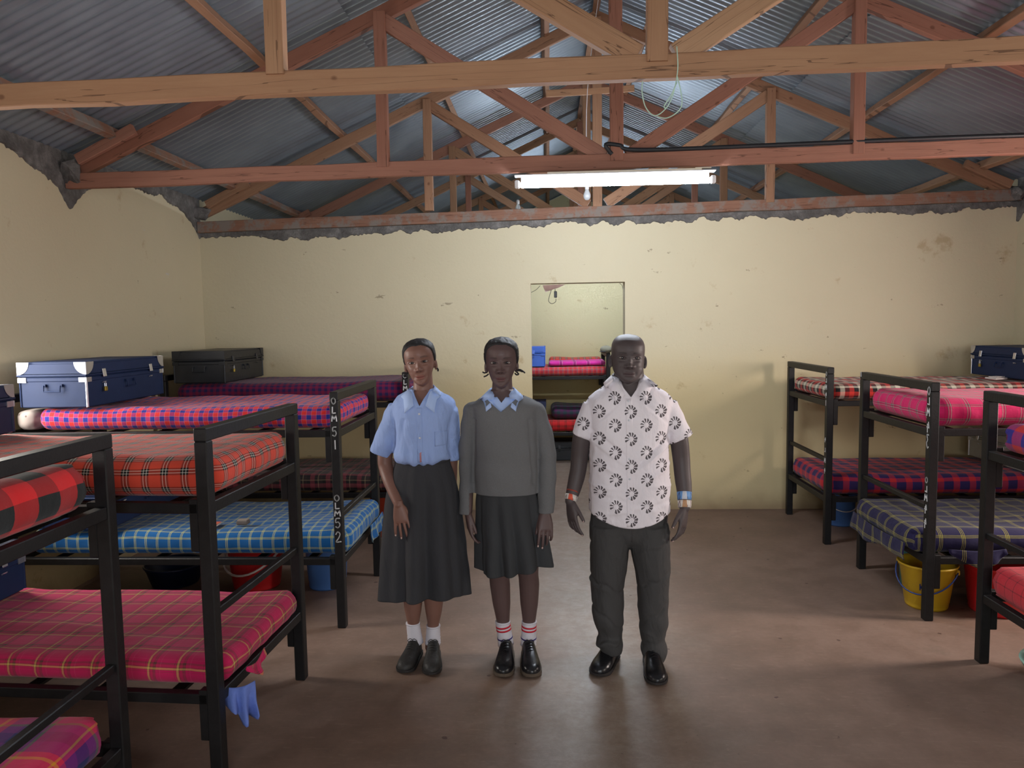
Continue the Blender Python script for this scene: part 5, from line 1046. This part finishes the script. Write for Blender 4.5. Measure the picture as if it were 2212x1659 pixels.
# ---- man in the printed shirt
def print_mat():
    t = NT('white_shirt_with_petal_ring_print', .7, .3); v, x, y, z = t.coord(); px, pz = .150, .132
    mask = None
    for ox, oz in ((0, 0), (.5, .5)):
        u = (((x+.012)/px+10+ox).fract()-.5)*px; w = (((z)/pz+10+oz).fract()-.5)*pz
        u2 = u*1.08; r = t.math('SQRT', u2*u2+w*w); a = t.math('ARCTAN2', w, u2); k = (a*(11/(2*PI))+.2).fract(); nn = t.noise(v, 60, 2)*.3
        den = .50+t.math('COSINE', a+.35)*.16; wob = t.math('SINE', k*PI)*.0035+t.math('SINE', a*4.0+1)*.0012
        ring = r.gt(.0130)*r.lt(.0292+wob); pet = (k+nn-.15).lt(den+(r-.012)*10); gap = ((a+2.2).abs()).gt(.33); m_ = ring*pet*gap; mask = m_ if mask is None else mask.max(m_)
    n = t.noise(v, 4, 3); f = t.noise(v, 260, 2); t.col(t.mix(mask*(.80+f*.2), t.mix(n, s2l((226, 218, 226)), s2l((238, 232, 236))), s2l((48, 38, 42)))); t.bump(t.noise(t.vec(x*14, y*14, z*5), 1.0, 4, .55, dist=.8)+t.noise(t.vec(x*20+z*16, y*16, z*14), 1.0, 3)*.4, .3, .03); return t.m
M_PRINT = print_mat()
def bead_mat(name, a, b_, c_, sc=.012, rows=2):
    t = NT(name, .4); v, x, y, z = t.coord('Generated'); u = t.math('ARCTAN2', y-.5, x-.5)*(3/PI)
    d = ((u.fract()-.5).abs()*1.6+(z-.5).abs()); k1 = d.lt(.42); k2 = d.lt(.28); blk = (u*.5).fract().lt(.34)
    c = t.mix(k1, s2l(a), s2l(b_)); c = t.mix(k2, c, s2l(a)); c = t.mix(blk, c, s2l(c_)); t.col(c); dd, _ = t.voro(t.coord('Object')[0], 420); t.bump(dd, .7, .002); return t.m
def man():
    P = Person('man in white petal-print shirt and charcoal trousers, right of the two girls', .402, 3.70); L = P.L; sk = skin_mat('dark_brown_skin', (78, 68, 68), .46)
    hp = dict(nose=1.1, nw=1.2, smile=-.0005, lip=(1.2, .95, 1.0), cheek=1.3, open=.68, lw=.026, ear=.007, scalp=True); Hh = .243
    ch = L(1353, 826); head = (V3((ch.x, -.03, ch.z)), .035, .0, .165, Hh, .208, 1.2); rr = P.ringrow; mb = MB()
    mb.loft(P.torso([rr(1110, 1284, 1432, .12, .12), rr(1040, 1284, 1432, .135, .12), rr(960, 1286, 1432, .12, .115), rr(900, 1286, 1432, .115, .115), rr(870, 1286, 1434, .10, .11), rr(850, 1300, 1420, .085, .10), rr(836, 1318, 1402, .075, .085), rr(826, 1326, 1394, .068, .075)]))
    mb.tube([L(1359, 862, .01), L(1359, 838, .005), L(1359, 812, .01), L(1358, 790, .02)], [.086, .076, .074, .072], 28)
    wl, wrr = L(1232, 1082, -.05), L(1479, 1096, -.05)
    A = [L(1282, 884), L(1259, 935, .0), L(1252, 985, .01), L(1249, 1015, .0), L(1241, 1050, -.02), wl]; mb.tube(spline(A, 4), np.interp(np.linspace(0, 1, 21), [0, .35, .55, .7, .85, 1], [.050, .045, .042, .041, .036, .027]), 20, ball=True)
    B_ = [L(1436, 884), L(1463, 935, .0), L(1471, 985, .01), L(1474, 1022, .0), L(1478, 1060, -.02), wrr]; mb.tube(spline(B_, 4), np.interp(np.linspace(0, 1, 21), [0, .35, .55, .7, .85, 1], [.050, .045, .042, .041, .036, .027]), 20, ball=True)
    t1 = hand(mb, wl+V3((0, 0, .0)), L(1240, 1150, -.085)-wl, (-.85, -.5, 0), (.55, -.8, 0), (.22, .34, .42, .48), .10, 1.02, .50, .25)
    t2 = hand(mb, wrr, L(1471, 1165, -.085)-wrr, (.85, -.5, 0), (-.55, -.8, 0), (.26, .36, .44, .5), .10, 1.02, .52, .25); nails(t1+t2, M_NAIL, P.t, 1.0)
    for s_, kx in ((-1, 1315), (1, 1407)):
        q = [L(kx, 1110, 0), L(kx, 1230, 0), L(kx, 1300, 0), L(kx, 1400, .01)]; q.append(V3((q[-1].x, .02, .04))); mb.tube(spline(q, 4), np.interp(np.linspace(0, 1, 17), [0, .3, .6, 1], [.085, .07, .05, .035]), 16)
    body, Hm = mk_body(P, mb, head, hp, sk)
    # moustache shadow and brows are tinted on the skin; sparse shaved scalp
    # trousers
    mb = MB(); mb.loft(P.torso([rr(1175, 1290, 1428, .06, .07), rr(1160, 1274, 1442, .10, .12), rr(1130, 1275, 1442, .122, .13), rr(1095, 1280, 1438, .125, .125), rr(1070, 1284, 1434, .115, .115)]))
    for pts, hem in (([(1317, 1130, 44), (1316, 1180, 42.5), (1314, 1230, 40), (1312, 1268, 36.5), (1312, 1300, 35), (1312, 1340, 33), (1318, 1368, 26), (1317, 1384, 29), (1319, 1400, 25)], 1404), ([(1401, 1130, 44), (1404, 1180, 43), (1409, 1230, 38), (1410, 1268, 34), (1411, 1310, 33), (1411, 1350, 31), (1411, 1380, 25.5), (1410, 1398, 30), (1413, 1416, 25)], 1420)):
        R = []; 
        for i, r in enumerate(rings_interp([(a, b_, c_) for a, b_, c_ in pts], 4)):
            c = L(r[0], r[1], -.01); hw = r[2]*.00234; R.append([(c.x+hw*math.cos(q), c.y+hw*1.12*math.sin(q), c.z+.03*math.sin(q)*max(0, (r[1]-1380)/30)) for q in np.linspace(0, 2*PI, 33)[:-1]])
        mb.loft(R)
    kz = [L(1312, y).z for y in (1250, 1262, 1375, 1390)]
    def foldt(a):
        x, y, z = a[:, 0], a[:, 1], a[:, 2]; f = 0
        for zz, am, sl in ((L(1312, 1270).z, .005, .6), (L(1312, 1258).z, -.006, .5), (L(1312, 1180).z, .005, .5), (L(1312, 1150).z, -.004, -.4), (L(1312, 1330).z, -.005, .8), (L(1312, 1378).z, .008, -.3), (L(1312, 1392).z, -.007, .3)):
            u = np.where(x < 0, x+.11, -(x-.11)); f = f+am*np.exp(-((z-zz+sl*u+.01*np.sin(x*60)+np.where(x > 0, -.035, 0))/.011)**2)*np.clip(.5+vnoise(np.c_[x*9, y*9, z*7+am*900])*1.6, 0, 1.2)
        return f+.004*np.sin(z*42+x*25)*np.clip((.35-z)/.15, 0, 1)
    o = cloth(P, 'trousers', mb, M_TROU, .006, .007, 11, fold=foldt, thick=0, smooth=4)
    b = MB(); T0 = surf(o); b.tube([front(T0, L(1360, 1122).x, L(1360, y).z, -.001) for y in (1122, 1135, 1148, 1158)], .003, 6); b.build('fly_seam', M_TROU, o, True)
    # shirt
    mb = MB(); mb.loft(P.torso([rr(1140, 1272, 1444, .158, .13), rr(1110, 1272, 1445, .160, .135), rr(1070, 1272, 1446, .165, .135), rr(1030, 1273, 1446, .166, .13), rr(990, 1274, 1445, .156, .125), rr(950, 1274, 1443, .143, .125), rr(910, 1272, 1446, .136, .125), rr(880, 1268, 1452, .130, .125), rr(862, 1268, 1452, .118, .12), rr(848, 1282, 1438, .104, .11), rr(834, 1304, 1416, .090, .098), rr(822, 1318, 1402, .080, .088), rr(815, 1322, 1397, .076, .082)]))
    a, z = L(1284, 876), L(1257, 941, .0); mb.tube([a, a.lerp(z, .5), z, z+(z-a)*.04], [.060, .058, .054, .053], 28)
    a2, z2 = L(1436, 876), L(1470, 945, .0); mb.tube([a2, a2.lerp(z2, .5), z2, z2+(z2-a2)*.04], [.062, .061, .062, .061], 28)
    cx = L(1358, 850).x; vz = L(1358, 853).z; nz = L(1358, 818).z; nx = .064
    d1 = (z-a).normalized()*.7+V3((0, 0, -.5)); d2 = (z2-a2).normalized()*.8+V3((0, 0, -.4))
    zc = L(1352, 1124).z; hem = lambda c: zc+1.55*(c.x-cx)**2 if c.z < zc+.12 and abs(c.x-cx) < .25 else -9
    def fold(a):
        x, y, z = a[:, 0]-cx, a[:, 1], a[:, 2]; f = 0
        for (x0, z0, sl, am, wd, ext) in ((-.09, 955, .75, -.011, .010, .10), (-.10, 972, .70, .008, .010, .10), (-.12, 1000, .55, .007, .010, .07), (.12, 960, -.8, -.011, .010, .10), (.12, 976, -.75, .009, .010, .09), (.14, 1010, -.5, .008, .012, .08), (-.11, 885, -.9, -.007, .010, .06), (.12, 885, .9, -.007, .010, .06), (.03, 1075, .25, -.005, .012, .10), (-.05, 1090, -.2, .005, .010, .09), (.0, 905, .1, .003, .02, .1), (-.15, 1040, .1, .006, .009, .06), (-.15, 1060, .05, -.006, .009, .06), (.15, 1040, .1, .006, .009, .06), (.15, 1075, -.2, -.005, .010, .06)):
            zz = L(1358, z0).z; f = f+am*np.exp(-((z-zz-sl*(-(x-x0)))/wd)**2)*np.exp(-((x-x0)/ext)**2)
        return f
    sh = V_cut_cloth(P, 'shirt', mb, M_PRINT, [None], (cx, vz, nx, nz), .006, .008, 9, fold, .0025, hem)
    T = surf(sh)
    collar(P, M_PRINT, (cx, .012, 0), .078, .080, L(1358, 806).z, L(1358, 822).z, .012, L(1358, 848).z, T, .060, sh, .062, -.035)
    patch('button_placket', T, (cx-.028, cx+.004, L(1352, 1120).z, L(1352, 856).z), M_PRINT, sh, .002, nv=40)
    for py in (861, 900, 939, 980, 1020, 1060): c = front(T, cx-.014+.0, L(1355, py).z, .006); b = MB(); b.ellipsoid(tuple(c), (.0052, .0022, .0052), 12, 8); b.build('button', M_BTN, sh, True)
    # bead bracelets
    def cuff(name, A, t0, t1, r0, r1, m, lab=None):
        p, q = A[-2].lerp(A[-1], t0), A[-2].lerp(A[-1], t1); b = MB(); b.tube([p, p.lerp(q, .02), p.lerp(q, .98), q], [r0-.002, r0, r1, r1-.002], 32); o = b.build(name, m, P.t, True)
        if lab: o['label'] = lab
    cuff('bracelet', A, .62, .98, .0335, .0315, bead_mat('orange_white_beadwork', (222, 214, 206), (60, 40, 60), (226, 92, 66)), 'orange and white beaded cuff')
    cuff('bracelet', A, .18, .26, .0355, .035, mat('brown_beads', (120, 70, 40), .5, 0, .4, 400), 'thin brown bead bangle'); cuff('bracelet', A, .33, .42, .0345, .034, mat('rust_beads', (150, 60, 44), .5, 0, .4, 400), 'thin rust bead bangle')
    cuff('bracelet', B_, .08, .56, .0370, .0345, bead_mat('blue_white_beadwork', (104, 156, 214), (60, 50, 100), (208, 212, 222)), 'sky blue beaded cuff')
    cuff('bracelet', B_, .60, 1.02, .0345, .0320, bead_mat('white_purple_beadwork', (220, 214, 206), (110, 50, 90), (196, 150, 110)), 'white and purple diamond beaded cuff')
    shoe(P, (L(1322, 1395).x+.02, .08, 0), (atz(1288, 1463, 0).x-P.X, -.165, 0), M_SHOE2, M_SOLEB, 'shoe', .108); shoe(P, (L(1410, 1400).x-.01, .045, 0), (atz(1423, 1488, 0).x-P.X, -.255, 0), M_SHOE2, M_SOLEB, 'shoe', .108)
    return P
man()
